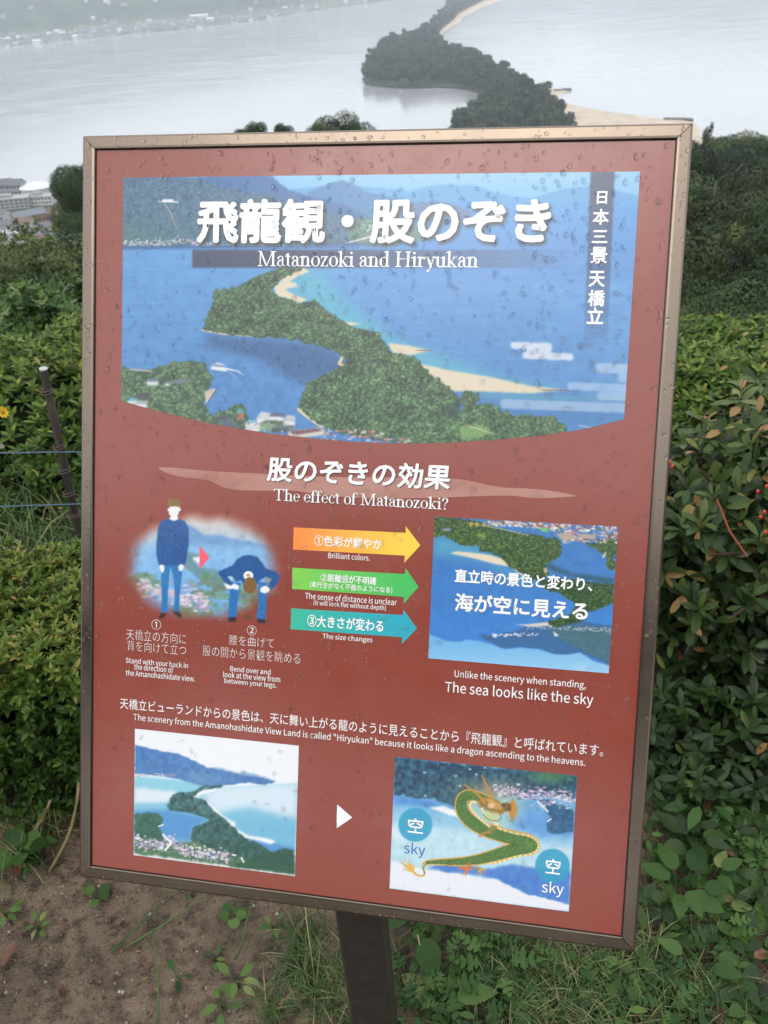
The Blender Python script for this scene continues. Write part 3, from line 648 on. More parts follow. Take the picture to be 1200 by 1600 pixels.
# shrubs and rank growth beyond the fence, left
def ell(obj, label, cat, c, r, n, L, tpl, far, mat, seed, per, npart, tf, up=.8, spread=(35, 78), group=None, jit=.06):
    g2 = np.random.default_rng(seed); P, Nn = sph_pts(n, c, r, g2, float(ground_z(c[0], c[1]))-.35, seed=seed, jit=jit)
    loc = (c[0], c[1], float(ground_z(c[0], c[1])))
    t, _, L0 = shrub(obj, label, cat, loc, P, Nn, Nn*.6+np.array([0, -.1, up])+g2.normal(0, .35, P.shape), L, tpl, far, mat, seed, per, npart, tf, spread, group)
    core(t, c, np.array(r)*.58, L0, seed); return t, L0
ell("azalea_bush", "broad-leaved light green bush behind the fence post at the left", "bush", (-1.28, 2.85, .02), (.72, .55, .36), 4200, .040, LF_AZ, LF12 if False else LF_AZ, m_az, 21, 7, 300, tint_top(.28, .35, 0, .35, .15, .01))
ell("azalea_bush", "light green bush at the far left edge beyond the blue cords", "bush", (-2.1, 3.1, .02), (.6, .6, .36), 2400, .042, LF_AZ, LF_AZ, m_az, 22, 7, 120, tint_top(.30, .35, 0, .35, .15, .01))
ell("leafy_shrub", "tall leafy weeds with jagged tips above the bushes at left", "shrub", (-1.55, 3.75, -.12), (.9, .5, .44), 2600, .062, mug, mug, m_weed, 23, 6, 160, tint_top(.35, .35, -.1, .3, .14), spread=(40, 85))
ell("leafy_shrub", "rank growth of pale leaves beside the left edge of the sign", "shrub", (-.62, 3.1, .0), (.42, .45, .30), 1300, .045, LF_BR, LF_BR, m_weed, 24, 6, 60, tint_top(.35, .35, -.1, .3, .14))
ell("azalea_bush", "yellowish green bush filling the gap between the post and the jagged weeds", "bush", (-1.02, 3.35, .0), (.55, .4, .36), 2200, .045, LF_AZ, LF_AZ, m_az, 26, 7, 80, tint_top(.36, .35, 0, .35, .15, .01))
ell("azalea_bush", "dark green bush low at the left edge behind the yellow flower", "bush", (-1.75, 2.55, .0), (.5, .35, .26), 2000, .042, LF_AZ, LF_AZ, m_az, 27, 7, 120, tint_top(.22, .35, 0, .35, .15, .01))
g4 = np.random.default_rng(61); n = 26000; x = g4.uniform(-4.5, 4.5, n); y = g4.uniform(2.35, 7.5, n); Nn = np.tile([0, -.25, 1.0], (n, 1))+g4.normal(0, .5, (n, 3))
Yd = np.column_stack([g4.normal(size=n), g4.normal(size=n), g4.uniform(-.1, 1.2, n)]); V, Fs, ti = instance(LF_AZ, frames(Yd, Nn), np.column_stack([x, y, ground_z(x, y)+g4.uniform(0, .14, n)*np.clip((y-2.3), 0, 1)]), g4.uniform(.025, .05, n), np.clip(g4.normal(.36, .18, n), .02, .85))
tag(link("ground_cover", mesh_np("ground_cover", V, Fs, ti), m_az), "low leafy ground cover over the bank beyond the cord fence and bushes", "ground cover", kind="stuff")
# darker scrub farther down the slope, left
for k, (px, py, y, rx, rz_, lab) in enumerate([(20, 470, 7.0, 1.3, .9, "dark scrub bush on the slope at the far left"), (75, 455, 9.5, 1.6, 1.2, "dark grey-green scrub bush in the middle of the left slope"), (120, 470, 7.5, 1.1, .9, "scrub bush beside the sign frame on the left slope"), (50, 410, 14, 2.2, 1.6, "olive scrub on the left slope below the town"), (110, 400, 16, 2.4, 1.8, "yellowish scrub beside the frame below the big tree")]):
    c = aty(px, py+30, y); gz = float(ground_z(c[0], c[1])); top = aty(px, py-20, y)[2]
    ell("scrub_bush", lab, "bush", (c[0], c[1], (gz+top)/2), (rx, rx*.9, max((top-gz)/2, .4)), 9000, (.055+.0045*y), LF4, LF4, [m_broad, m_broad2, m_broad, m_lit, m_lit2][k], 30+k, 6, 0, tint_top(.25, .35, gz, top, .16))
# right: azalea behind, glossy dark bush in front
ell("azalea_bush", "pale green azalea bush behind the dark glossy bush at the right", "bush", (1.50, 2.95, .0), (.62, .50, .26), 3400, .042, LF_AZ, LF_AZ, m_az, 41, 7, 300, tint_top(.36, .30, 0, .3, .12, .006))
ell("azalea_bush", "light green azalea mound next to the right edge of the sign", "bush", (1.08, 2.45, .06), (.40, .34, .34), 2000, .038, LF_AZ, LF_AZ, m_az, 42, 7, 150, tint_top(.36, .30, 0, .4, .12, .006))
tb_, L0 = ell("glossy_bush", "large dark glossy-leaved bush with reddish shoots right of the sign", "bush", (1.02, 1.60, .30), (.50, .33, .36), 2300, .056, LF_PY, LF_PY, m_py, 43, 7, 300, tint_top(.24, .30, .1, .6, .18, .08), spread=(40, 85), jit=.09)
gq = random.Random(8)
twigs(tb_, L0, [([(1.0+gq.uniform(-.1, .1), 1.6, .05), (gq.uniform(.7, 1.3), 1.5+gq.uniform(-.15, .1), .35), (gq.uniform(.62, 1.35), 1.38+gq.uniform(-.1, .1), gq.uniform(.3, .68))], [.007, .005, .0025]) for _ in range(34)], m_twig)
m_twr = leaf_mat("red_stem", [(0, (.12, .035, .02)), (1, (.26, .08, .045))], rough=.5, trans=0)
twigs(tb_, L0, [([aty(1120, 780, 1.38), aty(1140, 830, 1.34), aty(1168, 870, 1.30)], [.002, .002, .0015])], m_twr, "red_stem")
m_berry, nt, b = mat_new("red_berry", base=(.55, .03, .02, 1), rough=.25)
for (px, py, y) in [(1046, 722, 1.36), (1050, 729, 1.36), (1188, 808, 1.31), (1194, 800, 1.31), (1198, 760, 1.33), (1184, 768, 1.34), (1196, 832, 1.30)]:
    p = aty(px, py, y)-L0; m = MB(); m.tube([p+np.array([0, 0, -.004]), p+np.array([0, 0, -.0028]), p, p+np.array([0, 0, .0028]), p+np.array([0, 0, .004])], [.001, .0026, .0034, .0026, .001], 8); link("berry", m.mesh("berry", True), m_berry, tb_)
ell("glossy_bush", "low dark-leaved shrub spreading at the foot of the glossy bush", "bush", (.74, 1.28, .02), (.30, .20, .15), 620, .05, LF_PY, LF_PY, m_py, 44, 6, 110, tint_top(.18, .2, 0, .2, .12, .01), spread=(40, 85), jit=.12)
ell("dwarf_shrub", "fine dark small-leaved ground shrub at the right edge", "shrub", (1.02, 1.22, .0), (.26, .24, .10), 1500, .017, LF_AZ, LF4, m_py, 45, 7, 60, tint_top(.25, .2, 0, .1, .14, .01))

# ================================================================== wire fence at the left
fn = empty("cord_fence", (-.86, 2.0, 0)); tag(fn, "leaning dark fence post strung with thin blue cords at the left", "fence"); FL0 = np.array([-.86, 2.0, 0])
m_pl, nt, b = mat_new("weathered_post", rough=.7); n1 = noise(nt, 30, 5, .6, "Object", (1, 1, .15)); r1 = ramp(nt, [(.35, (.022, .018, .015)), (.6, (.05, .04, .033)), (.75, (.12, .10, .085))]); nt.links.new(n1.outputs[0], r1.inputs[0]); nt.links.new(r1.outputs[0], b.inputs["Base Color"]); bump(nt, b, n1.outputs[0], .5, .003)
top = aty(68, 577, 2.0); bot = aty(134, 880, 2.04); bot = bot+(bot-top)*.25
m = MB(); m.tube([bot-FL0, (bot*.5+top*.5)-FL0, top-FL0], [.0125, .0112, .0102], 9); link("fence_post", m.mesh("fence_post"), m_pl, fn)
m_cap, nt, b = mat_new("cut_post_end", base=(.34, .34, .34, 1), rough=.6)
d = (top-bot)/np.linalg.norm(top-bot); m = MB(); m.tube([top-FL0, top+d*.003-FL0], [.0106, .0102], 9); link("post_cap", m.mesh("post_cap"), m_cap, fn)
m_cord, nt, b = mat_new("blue_cord", base=(.07, .12, .20, 1), rough=.6); m_knot, nt, b = mat_new("rusty_wire_knot", base=(.06, .035, .025, 1), rough=.7)
for (yl, yr) in ((700, 700), (785, 782), (865, 863)):
    a = aty(-60, yl, 2.0); c = aty(127, yr, 2.0); e = a+(a-c)*6; f_ = c+(c-a)*1.6; pts = []
    for i in range(13):
        s_ = i/12; p = e+(f_-e)*s_; p[2] -= .02*math.sin(math.pi*s_); pts.append(p-FL0)
    m = MB(); m.tube(pts, .0016, 5); link("cord", m.mesh("cord"), m_cord, fn)
for s_ in (.10, .36, .48, .60, .72, .86):
    p = top+(bot-top)*s_*.8-FL0; m = MB(); pts = []
    for i in range(22): a = i*.62; pts.append(p+np.array([math.cos(a)*.0148-.004, math.sin(a)*.0148, (i-11)*.0008]))
    m.tube(pts, .0022, 4); link("wire_knot", m.mesh("wire_knot"), m_knot, fn)
# yellow flower and a few white ones
m_yel, nt, b = mat_new("yellow_petal", base=(.75, .50, .02, 1), rough=.5)
m_ctr, nt, b = mat_new("flower_centre", base=(.35, .18, .02, 1), rough=.7)
def flower(px, py, y, r, lab, mat, npet=10):
    p = aty(px, py, y); gz = float(ground_z(p[0], p[1])); t = empty("flower", (p[0], p[1], gz)); tag(t, lab, "flower"); c = p-np.array([p[0], p[1], gz])
    for k in range(npet):
        a = k*2*math.pi/npet; m = MB(); u = np.array([math.cos(a), 0, math.sin(a)]); v = np.array([-math.sin(a), 0, math.cos(a)]); dn = np.array([0, -.35, .3])
        m.add([c+u*r*.2, c+u*r*.65+v*r*.26+dn*r*.3, c+u*r+dn*r*.1, c+u*r*.65-v*r*.26+dn*r*.3], [(0, 1, 2, 3)]); link("petal", m.mesh("petal"), mat, t)
    m = MB(); m.tube([c+np.array([0, .002, 0]), c+np.array([0, -r*.25, r*.2])], [r*.3, r*.2], 8); link("flower_centre", m.mesh("flower_centre"), m_ctr, t)
    m = MB(); m.tube([(0, .02, -.02), c*.5+np.array([0, .03, 0]), c+np.array([0, .003, 0])], .0016, 5); link("stem", m.mesh("stem"), m_weed, t)
flower(4, 644, 2.42, .022, "bright yellow flower among the leaves at the left edge", m_yel)
flower(2, 697, 2.2, .010, "tiny white flower at the left edge beside the upper blue cord", m_rw, 6)
flower(27, 846, 2.02, .009, "tiny white flower in the grass behind the clipped hedge", m_rw, 6)

# ================================================================== grass
def grass(name, label, region, n, lmin, lmax, w, seed, tf=(.2, .8), lean=.5, cat="grass"):
    g2 = np.random.default_rng(seed); V = []; T = []; Q_ = []; ti = []
    pts = region(g2, n); nb_ = 0
    for (x, y) in pts:
        L_ = g2.uniform(lmin, lmax); a = g2.uniform(0, 6.28); dx, dy = math.cos(a), math.sin(a); ln = lean*g2.uniform(.3, 1.3); z = float(ground_z(x, y))-.003; ww = w*g2.uniform(.6, 1.2)/2; t_ = g2.uniform(*tf)
        if g2.uniform() < .10: t_ = .97
        for s_ in (0, .4, .75):
            off = ln*L_*s_*s_*1.2; h = L_*s_*(1-.35*ln*s_); k = ww*(1-s_*.55)
            V += [(x+dx*off-dy*k, y+dy*off+dx*k, z+h), (x+dx*off+dy*k, y+dy*off-dx*k, z+h)]
        V.append((x+dx*ln*L_*1.2, y+dy*ln*L_*1.2, z+L_*(1-.45*ln))); ti += [t_]*7
        Q_ += [(nb_, nb_+1, nb_+3, nb_+2), (nb_+2, nb_+3, nb_+5, nb_+4)]; T.append((nb_+4, nb_+5, nb_+6)); nb_ += 7
    o = link(name, mesh_np(name, V, [np.array(T), np.array(Q_)], ti), m_grass); tag(o, label, cat, kind="stuff")
def reg_poly(px_poly, clump=0, cl=.02):
    W = [tuple(atz(x, y, 0)[:2]) for x, y in px_poly]; A = np.array(W)
    def f(g2, n):
        lo, hi = A.min(0), A.max(0)
        if clump:
            c = g2.uniform(lo, hi, size=(clump*6, 2)); c = c[inpoly(c[:, 0], c[:, 1], W)][:clump]; return c[g2.integers(len(c), size=n)]+g2.normal(0, cl, (n, 2))
        p = g2.uniform(lo, hi, size=(n*8, 2)); return p[inpoly(p[:, 0], p[:, 1], W)][:n]
    return f
grass("grass_strip", "long green grass growing between the clipped hedge and the bushes behind", lambda g2, n: np.column_stack([g2.uniform(-1.9, -.5, n), g2.uniform(1.68, 2.4, n)]), 3400, .10, .26, .006, 51, lean=.7)
grass("grass_tufts", "short fine grass tufts on the soil beside the sign post", reg_poly([(455, 1440), (560, 1420), (560, 1600), (400, 1600), (430, 1520)], 16, .016), 700, .03, .075, .0022, 52, lean=.8)
grass("grass_tufts", "green and dry grass under the lower right corner of the sign", reg_poly([(780, 1440), (1010, 1480), (1200, 1500), (1200, 1640), (760, 1640)], 60, .025), 1900, .025, .085, .0022, 53, (.1, .99), lean=1.0)
grass("grass_tufts", "thin grass and moss around the weeds right of the post", reg_poly([(610, 1400), (1010, 1240), (1200, 1240), (1200, 1500), (800, 1640), (620, 1640)], 60, .03), 1300, .02, .07, .0022, 54, lean=.9)
grass("grass_tufts", "thin dry grass wisps at the foot of the clipped hedge", reg_poly([(0, 1290), (130, 1260), (130, 1320), (60, 1390), (0, 1380)], 14, .03), 240, .03, .10, .0022, 55, (.4, .99), .9)

# ================================================================== weeds with single leaves
V_mug = variants(mug, "leaf", m_weed); V_ov = variants(ovate, "leaf", m_weed); V_rd = variants(rnd_l, "leaf", m_weed); V_br = variants(LF_BR, "leaf", m_weed); V_dk = variants(ovate, "leaf", m_py)
gw = random.Random(99)
def weed(name, label, px, py, R0, leaves, vs_, height, tb=.5, cat="weed", tilt=(5, 35), group=None, sz=(.8, 1.15)):
    """rosette plant: its leaves radiate from the base on stalks; px,py = where its base meets the soil"""
    b0 = atz(px, py, 0); gz = float(ground_z(b0[0], b0[1])); t = empty(name, (b0[0], b0[1], gz)); tag(t, label, cat, group); m = MB()
    for k in range(leaves):
        a = k*2.4+gw.uniform(-.3, .3); h = height*gw.uniform(.5, 1.05)*(1-.3*k/leaves); r = R0*gw.uniform(.35, 1.0); L_ = R0*gw.uniform(*sz)*.78
        p = np.array([math.cos(a)*r*.5, math.sin(a)*r*.5, h]); el = math.radians(gw.uniform(*tilt))
        Y = np.array([[math.cos(a)*math.cos(el), math.sin(a)*math.cos(el), math.sin(el)-.1]]); Z = np.array([[-math.cos(a)*.3+gw.gauss(0, .2), -math.sin(a)*.3-.15+gw.gauss(0, .2), 1.0]])
        Rm = frames(Y, Z)[0]; M = np.eye(4); M[:3, :3] = Rm*L_; M[:3, 3] = p
        ti = min(max(tb+gw.gauss(0, .14), .03), .97); o = bpy.data.objects.new("leaf", vs_[int(ti*8)]); coll.objects.link(o); o.parent = t; o.matrix_local = Matrix(M.tolist())
        m.tube([(0, 0, -.01), p*np.array([.4, .4, .6]), p+Y[0]*L_*.05], [.0012, .0010, .0008], 4, t=.6)
    link("stem", m.mesh("stem"), m_weed, t); return t
for px, py, R0, n_, vs_, h, tb, lab in [
    (640, 1532, .060, 8, V_mug, .055, .55, "mugwort with deeply lobed leaves, nearest the post"),
    (700, 1560, .055, 8, V_mug, .050, .5, "mugwort with deeply lobed leaves at the bottom, right of the post"),
    (775, 1520, .062, 8, V_mug, .06, .5, "mugwort with wide lobed leaves under the middle of the lower rail"),
    (745, 1590, .055, 7, V_mug, .04, .45, "lobed mugwort at the bottom edge below the middle rail"),
    (930, 1560, .050, 8, V_mug, .04, .62, "pale small-lobed mugwort in the grass below the corner"),
    (655, 1450, .085, 5, V_ov, .07, .4, "broad dock leaves right behind the post below the rail"),
    (690, 1575, .080, 4, V_ov, .04, .72, "pale limp broad leaves at the bottom right of the post"),
    (1060, 1420, .075, 8, V_ov, .09, .42, "broad-leaved weed just right of the sign's lower right corner"),
    (1085, 1520, .070, 8, V_ov, .06, .50, "serrated broad-leaved weed below the sign's lower right corner"),
    (1120, 1470, .060, 9, V_mug, .07, .45, "bushy weed with lobed leaves at the lower right"),
    (1045, 1580, .055, 8, V_mug, .05, .42, "large-leaved weed at the bottom right of the frame corner"),
    (1110, 1390, .055, 7, V_ov, .08, .55, "fresh green weed among clover at the right"),
    (1075, 1340, .065, 7, V_dk, .10, .35, "dark broad-leaved weed under the glossy bush"),
    (1150, 1350, .050, 6, V_mug, .06, .6, "pale lobed weed at the right under the bush"),
    (1090, 1290, .060, 8, V_br, .12, .45, "narrow-leaved weed hanging beside the right rail"),
    (1170, 1420, .045, 7, V_rd, .04, .62, "round-leaved clover patch at the right edge"),
    (1130, 1430, .036, 8, V_rd, .04, .68, "round-leaved clover next to the toothed weed"),
    (1185, 1350, .034, 7, V_rd, .04, .6, "round-leaved clover under the dark ground shrub"),
    (1150, 1530, .034, 6, V_rd, .03, .62, "round-leaved clover low at the right"),
    (1195, 1500, .034, 6, V_rd, .03, .66, "round-leaved clover at the right edge below the others"),
    (1185, 1590, .036, 5, V_rd, .03, .62, "round-leaved clover in the bottom right corner"),
    (985, 1500, .020, 3, V_rd, .03, .66, "single round clover below the sign's lower right corner"),
    (40, 1350, .052, 7, V_rd, .05, .42, "dark round-leaved plant at the foot of the hedge"),
    (62, 1338, .045, 4, V_ov, .05, .5, "small plant with folded leaves beside the round-leaved one"),
    (70, 1265, .045, 3, V_mug, .05, .9, "yellowish lobed leaf plant under the hedge corner"),
    (10, 1430, .030, 6, V_br, .03, .7, "small pale seedling at the left edge"),
    (60, 1450, .028, 7, V_br, .02, .72, "small pale seedling on the soil at lower left"),
    (150, 1405, .026, 4, V_rd, .02, .6, "little round-leaved seedling below the sign's lower left corner"),
    (335, 1500, .024, 4, V_br, .02, .6, "little seedling in the middle of the bare soil"),
    (278, 1530, .030, 3, V_br, .012, .35, "flat dark green leaf scrap lying on the soil"),
    (365, 1440, .030, 5, V_rd, .035, .6, "seedling with upright round leaves left of the post"),
    (372, 1540, .036, 6, V_br, .035, .72, "bright green seedling with oval leaves at the bottom"),
    (350, 1580, .036, 5, V_br, .03, .74, "bright green oval-leaved seedling lowest at the bottom"),
    (430, 1455, .028, 5, V_br, .03, .5, "thin seedling between the bare soil and the grass tufts"),
    (300, 1400, .024, 4, V_br, .03, .55, "tiny seedling just below the lower rail, left part")]:
    weed("weed", lab, px, py, R0, n_, vs_, h, tb)

fill = reg_poly([(1005, 1260), (1030, 1180), (1200, 1180), (1200, 1620), (1000, 1620), (985, 1500)])(np.random.default_rng(31), 64)
kinds = [(V_mug, .040, 6, .05, .45, "small lobed weed crowding the ground under the bush at the right"), (V_rd, .030, 6, .035, .6, "small round-leaved clover crowding the ground under the bush at the right"), (V_ov, .036, 7, .05, .32, "small toothed weed crowding the ground under the bush at the right"), (V_dk, .045, 6, .06, .35, "small dark weed crowding the ground under the bush at the right"), (V_br, .035, 6, .04, .5, "small oval-leaved weed crowding the ground under the bush at the right")]
for k, (x_, y_) in enumerate(fill):
    vs_, R0, n_, h, tb, lab = kinds[k % 5]; pxx, pyy, _ = proj(np.array([[x_, y_, 0]])); weed("weed", lab, pxx[0], pyy[0], R0, n_, vs_, h, tb, group="small weeds under the bush at the right")
fill = reg_poly([(630, 1440), (760, 1430), (990, 1500), (990, 1620), (640, 1620)])(np.random.default_rng(32), 30)
for k, (x_, y_) in enumerate(fill):
    vs_, R0, n_, h, tb, lab = [kinds[0], kinds[4], kinds[1]][k % 3]; pxx, pyy, _ = proj(np.array([[x_, y_, 0]])); weed("weed", lab.replace("under the bush at the right", "right of the sign post"), pxx[0], pyy[0], R0, n_, vs_, h, tb, group="small weeds right of the sign post")

# fallen leaves, stems, pebbles
DL = variants(leaf12(.48, .5, -.25), "fallen_leaf", m_dead); DL2 = variants(leaf12(.36, .7, .4), "fallen_leaf", m_dead)
for k, (px, py, L_, ti, lab) in enumerate([(715, 1490, .040, .35, "brown curled leaf beneath the lower rail right of the post"), (830, 1475, .032, .4, "brown leaf tucked under the lower rail"), (840, 1505, .030, .45, "reddish brown leaf among grass below the rail"), (915, 1545, .020, .7, "orange leaf scrap in the grass"),
        (1095, 1290, .075, .3, "long dull red leaf under the glossy bush"), (1180, 1310, .070, .12, "dark purple-brown leaf at the right edge under the bush"), (1105, 1350, .045, .3, "brown leaf between the clover and the broad weed"), (1145, 1352, .030, .25, "small brown leaf beside the lobed weed"),
        (1170, 1435, .080, .2, "large dark brown leaf lying below the clover patch"), (1195, 1415, .040, .3, "brown leaf at the right edge"), (1175, 1490, .065, .75, "pale orange curled leaf at the lower right"), (1198, 1500, .045, .7, "orange leaf on the right edge below the curled one"), (1190, 1560, .026, .5, "reddish leaf near the bottom right corner"), (1110, 1575, .050, .02, "blackened leaf at the lower right"),
        (25, 1378, .060, .45, "brown crumpled leaf under the round-leaved plant"), (5, 1515, .045, .3, "brown leaf at the left edge on the soil"), (560, 1530, .035, .3, "red-brown leaf leaning against the foot of the post"), (470, 1470, .035, .5, "rust-coloured leaf in the grass left of the post"), (445, 1420, .040, .55, "orange-brown strip of leaf hanging below the rail"), (95, 1545, .024, .02, "blackish leaf scrap on the bare soil"), (195, 1455, .026, .02, "small black leaf scrap on the soil below the rail")]):
    b0 = atz(px, py, 0); gz = float(ground_z(b0[0], b0[1])); a = gw.uniform(0, 6.28)
    o = bpy.data.objects.new("fallen_leaf", (DL if k % 2 else DL2)[min(int(ti*8), 7)]); coll.objects.link(o); o.location = (b0[0], b0[1], gz+(.008 if px < 1000 else .028)); o.rotation_euler = (gw.uniform(-.25, .25), gw.uniform(-.3, .3), a); o.scale = (L_, L_, L_); tag(o, lab, "leaf", "fallen leaves on the ground")
def stalk(px0, py0, z0, px1, py1, z1, r0, r1, lab, ti=.5, sag=.02, mat=None, name="dry_stalk", cat="stalk"):
    a = atz(px0, py0, z0); c = atz(px1, py1, z1); pts = [a+(c-a)*s_+np.array([math.sin(s_*5+px0)*.004, 0, -sag*math.sin(math.pi*s_)]) for s_ in np.linspace(0, 1, 8)]; m = MB(); o3 = pts[0].copy(); m.tube([p-o3 for p in pts], list(np.linspace(r0, r1, 8)), 6, t=ti); o = link(name, m.mesh(name, True), mat or m_straw, loc=tuple(o3)); tag(o, lab, cat)
stalk(80, 1362, .0, 124, 1222, .16, .0030, .0034, "green and tan bamboo-like stalk leaning against the left rail", .45)
stalk(28, 1325, .01, 76, 1250, .10, .0035, .0028, "thick tan stalk leaning into the hedge", .5)
stalk(10, 1318, .01, 70, 1262, .09, .0014, .0012, "thin grey twig leaning into the hedge beside the tan stalk", .3)
stalk(170, 1490, .01, 262, 1395, .02, .0018, .0010, "green grass stalk lying on the soil below the lower rail, left", .6, 0, m_grass)
stalk(170, 1485, .012, 300, 1375, .04, .0016, .0012, "long green blade crossing the soil below the rail", .5, 0, m_grass)
stalk(245, 1600, .005, 243, 1450, .03, .0022, .0012, "upright green blade in the middle of the bare soil", .6, 0, m_grass)
stalk(200, 1480, .01, 322, 1398, .05, .0022, .0012, "pale green blade slanting up to the rail", .7, 0, m_grass)
stalk(365, 1500, .01, 400, 1405, .05, .0024, .0015, "thick green blade slanting up beneath the rail near the seedlings", .55, 0, m_grass)
stalk(490, 1600, .01, 480, 1410, .06, .0012, .0010, "dry yellow stalk standing in the grass left of the post", .8)
stalk(440, 1530, .01, 470, 1440, .03, .0012, .0008, "short green stalk next to the grass tufts", .5, 0, m_grass)
stalk(665, 1560, .0, 655, 1460, .05, .0016, .0012, "pale leaf stalk right of the post", .8)
g3 = np.random.default_rng(12); n = 9000
th = [(math.sin(e)*math.cos(a), math.sin(e)*math.sin(a), math.cos(e)) for e in (0.9, 1.9) for a in np.arange(5)*1.2566]; PT = (np.array([(0, 0, 1)]+th+[(0, 0, -1)], float), [np.array([(0, 1+k, 1+(k+1) % 5) for k in range(5)]+[(11, 6+(k+1) % 5, 6+k) for k in range(5)]), np.array([(1+k, 6+k, 6+(k+1) % 5, 1+(k+1) % 5) for k in range(5)])])
x = g3.uniform(-.95, 1.2, n); y = g3.uniform(.62, 1.35, n); z = ground_z(x, y); S_ = .0010+.0034*g3.uniform(size=n)**3
V, Fs, ti = instance(PT, rand_rot(n, g3), np.column_stack([x, y, z]), S_, g3.uniform(0, 1, n)**2)
m_peb = leaf_mat("grit", [(0, (.04, .032, .025)), (.5, (.13, .10, .075)), (.85, (.19, .16, .125)), (1, (.34, .31, .27))], rough=.6, trans=0, wet=.3, nscale=80)
tag(link("grit", mesh_np("grit", V, Fs, ti), m_peb), "loose grit and tiny pebbles scattered over the damp soil", "grit", kind="stuff")
n = 1500; x = g3.uniform(-.95, 1.2, n); y = g3.uniform(.62, 1.35, n); keep = (fbm2(x*5, y*5, 2, 66) > .45) | (x > 0); x, y = x[keep], y[keep]; n = len(x)
Yd = np.column_stack([g3.normal(size=n), g3.normal(size=n), g3.normal(0, .12, n)]); V, Fs, ti = instance(LF4, frames(Yd, np.tile([0, 0, 1.0], (n, 1))+g3.normal(0, .3, (n, 3))), np.column_stack([x, y, ground_z(x, y)+.002]), g3.uniform(.004, .013, n), g3.uniform(0, .8, n))
tag(link("leaf_litter", mesh_np("leaf_litter", V, Fs, ti), m_dead), "crumbs of dead leaves and bark littering the damp soil", "litter", kind="stuff")

# ================================================================== haze
m_haze = bpy.data.materials.new("haze"); m_haze.use_nodes = True; nt = m_haze.node_tree; nt.nodes.remove(nt.nodes["Principled BSDF"])
pv_ = N(nt, "ShaderNodeVolumePrincipled"); pv_.inputs["Color"].default_value = (.82, .89, .98, 1); pv_.inputs["Density"].default_value = .00017; pv_.inputs["Density Attribute"].default_value = ""; pv_.inputs["Anisotropy"].default_value = 0.0
nt.links.new(pv_.outputs[0], nt.nodes["Material Output"].inputs["Volume"])
m = MB(); m.box((-9500, -400, -152), (9500, 14500, 420)); hz = link("haze", m.mesh("haze"), m_haze); tag(hz, "pale rain haze hanging over the bay and the far shore", "haze", kind="stuff")
# ================================================================== the information sign
SO = np.array([-0.28201298, 0.961297, 1.35849853]); SX = np.array([0.97825813, -0.20718869, -0.00915807])
SY = np.array([-0.1050736, -0.46084557, -0.88123827]); SX /= np.linalg.norm(SX); SY -= SX*(SX@SY); SY /= np.linalg.norm(SY)
SN = np.cross(SX, -SY); SW, SH = .600, .7971
def S(px, py):
    """photo direction -> (u, v) in metres on the face of the panel"""
    px = np.asarray(px, float); py = np.asarray(py, float)
    d = np.stack([px-600, py-800, np.full(px.shape, FPX)], -1) @ RC.T
    t = ((SO-CAM)@SN) / (d@SN); P = CAM + d*t[..., None] - SO
    return np.stack([P@SX, P@SY], -1)
def Sinv(u, v):
    P = SO + u[..., None]*SX + v[..., None]*SY; x, y, _ = proj(P.reshape(-1, 3)); return x.reshape(u.shape), y.reshape(u.shape)
BASE = np.array([-.05, .682, 0.0])
sign = empty("information_sign", tuple(BASE))
tag(sign, "red-brown framed information sign with Japanese and English text on a dark post", "information sign")
MS = np.eye(4); MS[:3, 0] = SX; MS[:3, 1] = -SY; MS[:3, 2] = SN; MS[:3, 3] = SO - BASE
MSm = Matrix(MS.tolist())
def spart(name, me, mat, parent=None, label=None, kind=None):
    o = link(name, me, mat, parent or sign)
    if parent is None: o.matrix_local = MSm
    if label: o["label"] = label
    if kind: o["kind"] = kind
    return o

# materials
m_panel, nt, b = mat_new("red_panel", base=(.228, .047, .031, 1), rough=.22); b.inputs["IOR"].default_value = 1.6
n1 = noise(nt, 30, 4); rr = ramp(nt, [(.3, (.17, .17, .17)), (.7, (.27, .27, .27))]); nt.links.new(n1.outputs[0], rr.inputs[0]); nt.links.new(rr.outputs[0], b.inputs["Roughness"])
m_white, nt, b = mat_new("white_print", base=(.80, .80, .79, 1), rough=.22); b.inputs["IOR"].default_value = 1.6
m_blueink, nt, b = mat_new("blue_print", base=srgb(40, 100, 170), rough=.22); b.inputs["IOR"].default_value = 1.6
m_pink, nt, b = mat_new("pink_print", base=srgb(235, 90, 105), rough=.22)
m_shadow, nt, b = mat_new("dark_print", base=(.05, .012, .01, 1), rough=.22)
m_print, nt, b = mat_new("colour_print", rough=.22); b.inputs["IOR"].default_value = 1.6
at = N(nt, "ShaderNodeAttribute", attribute_name="ink"); nt.links.new(at.outputs["Color"], b.inputs["Base Color"])
m_frame, nt, b = mat_new("bronze_frame", base=(.182, .146, .116, 1), rough=.30, metal=1.0)
n1 = noise(nt, 14, 5, .6); rr = ramp(nt, [(.3, (.20, .20, .20)), (.7, (.30, .30, .30))]); nt.links.new(n1.outputs[0], rr.inputs[0]); nt.links.new(rr.outputs[0], b.inputs["Roughness"])
m_post, nt, b = mat_new("dark_brown_post", base=(.022, .018, .016, 1), rough=.5)
n1 = noise(nt, 60, 4); rc_ = ramp(nt, [(.3, (.016, .013, .012)), (.75, (.034, .027, .022))]); nt.links.new(n1.outputs[0], rc_.inputs[0]); nt.links.new(rc_.outputs[0], b.inputs["Base Color"])

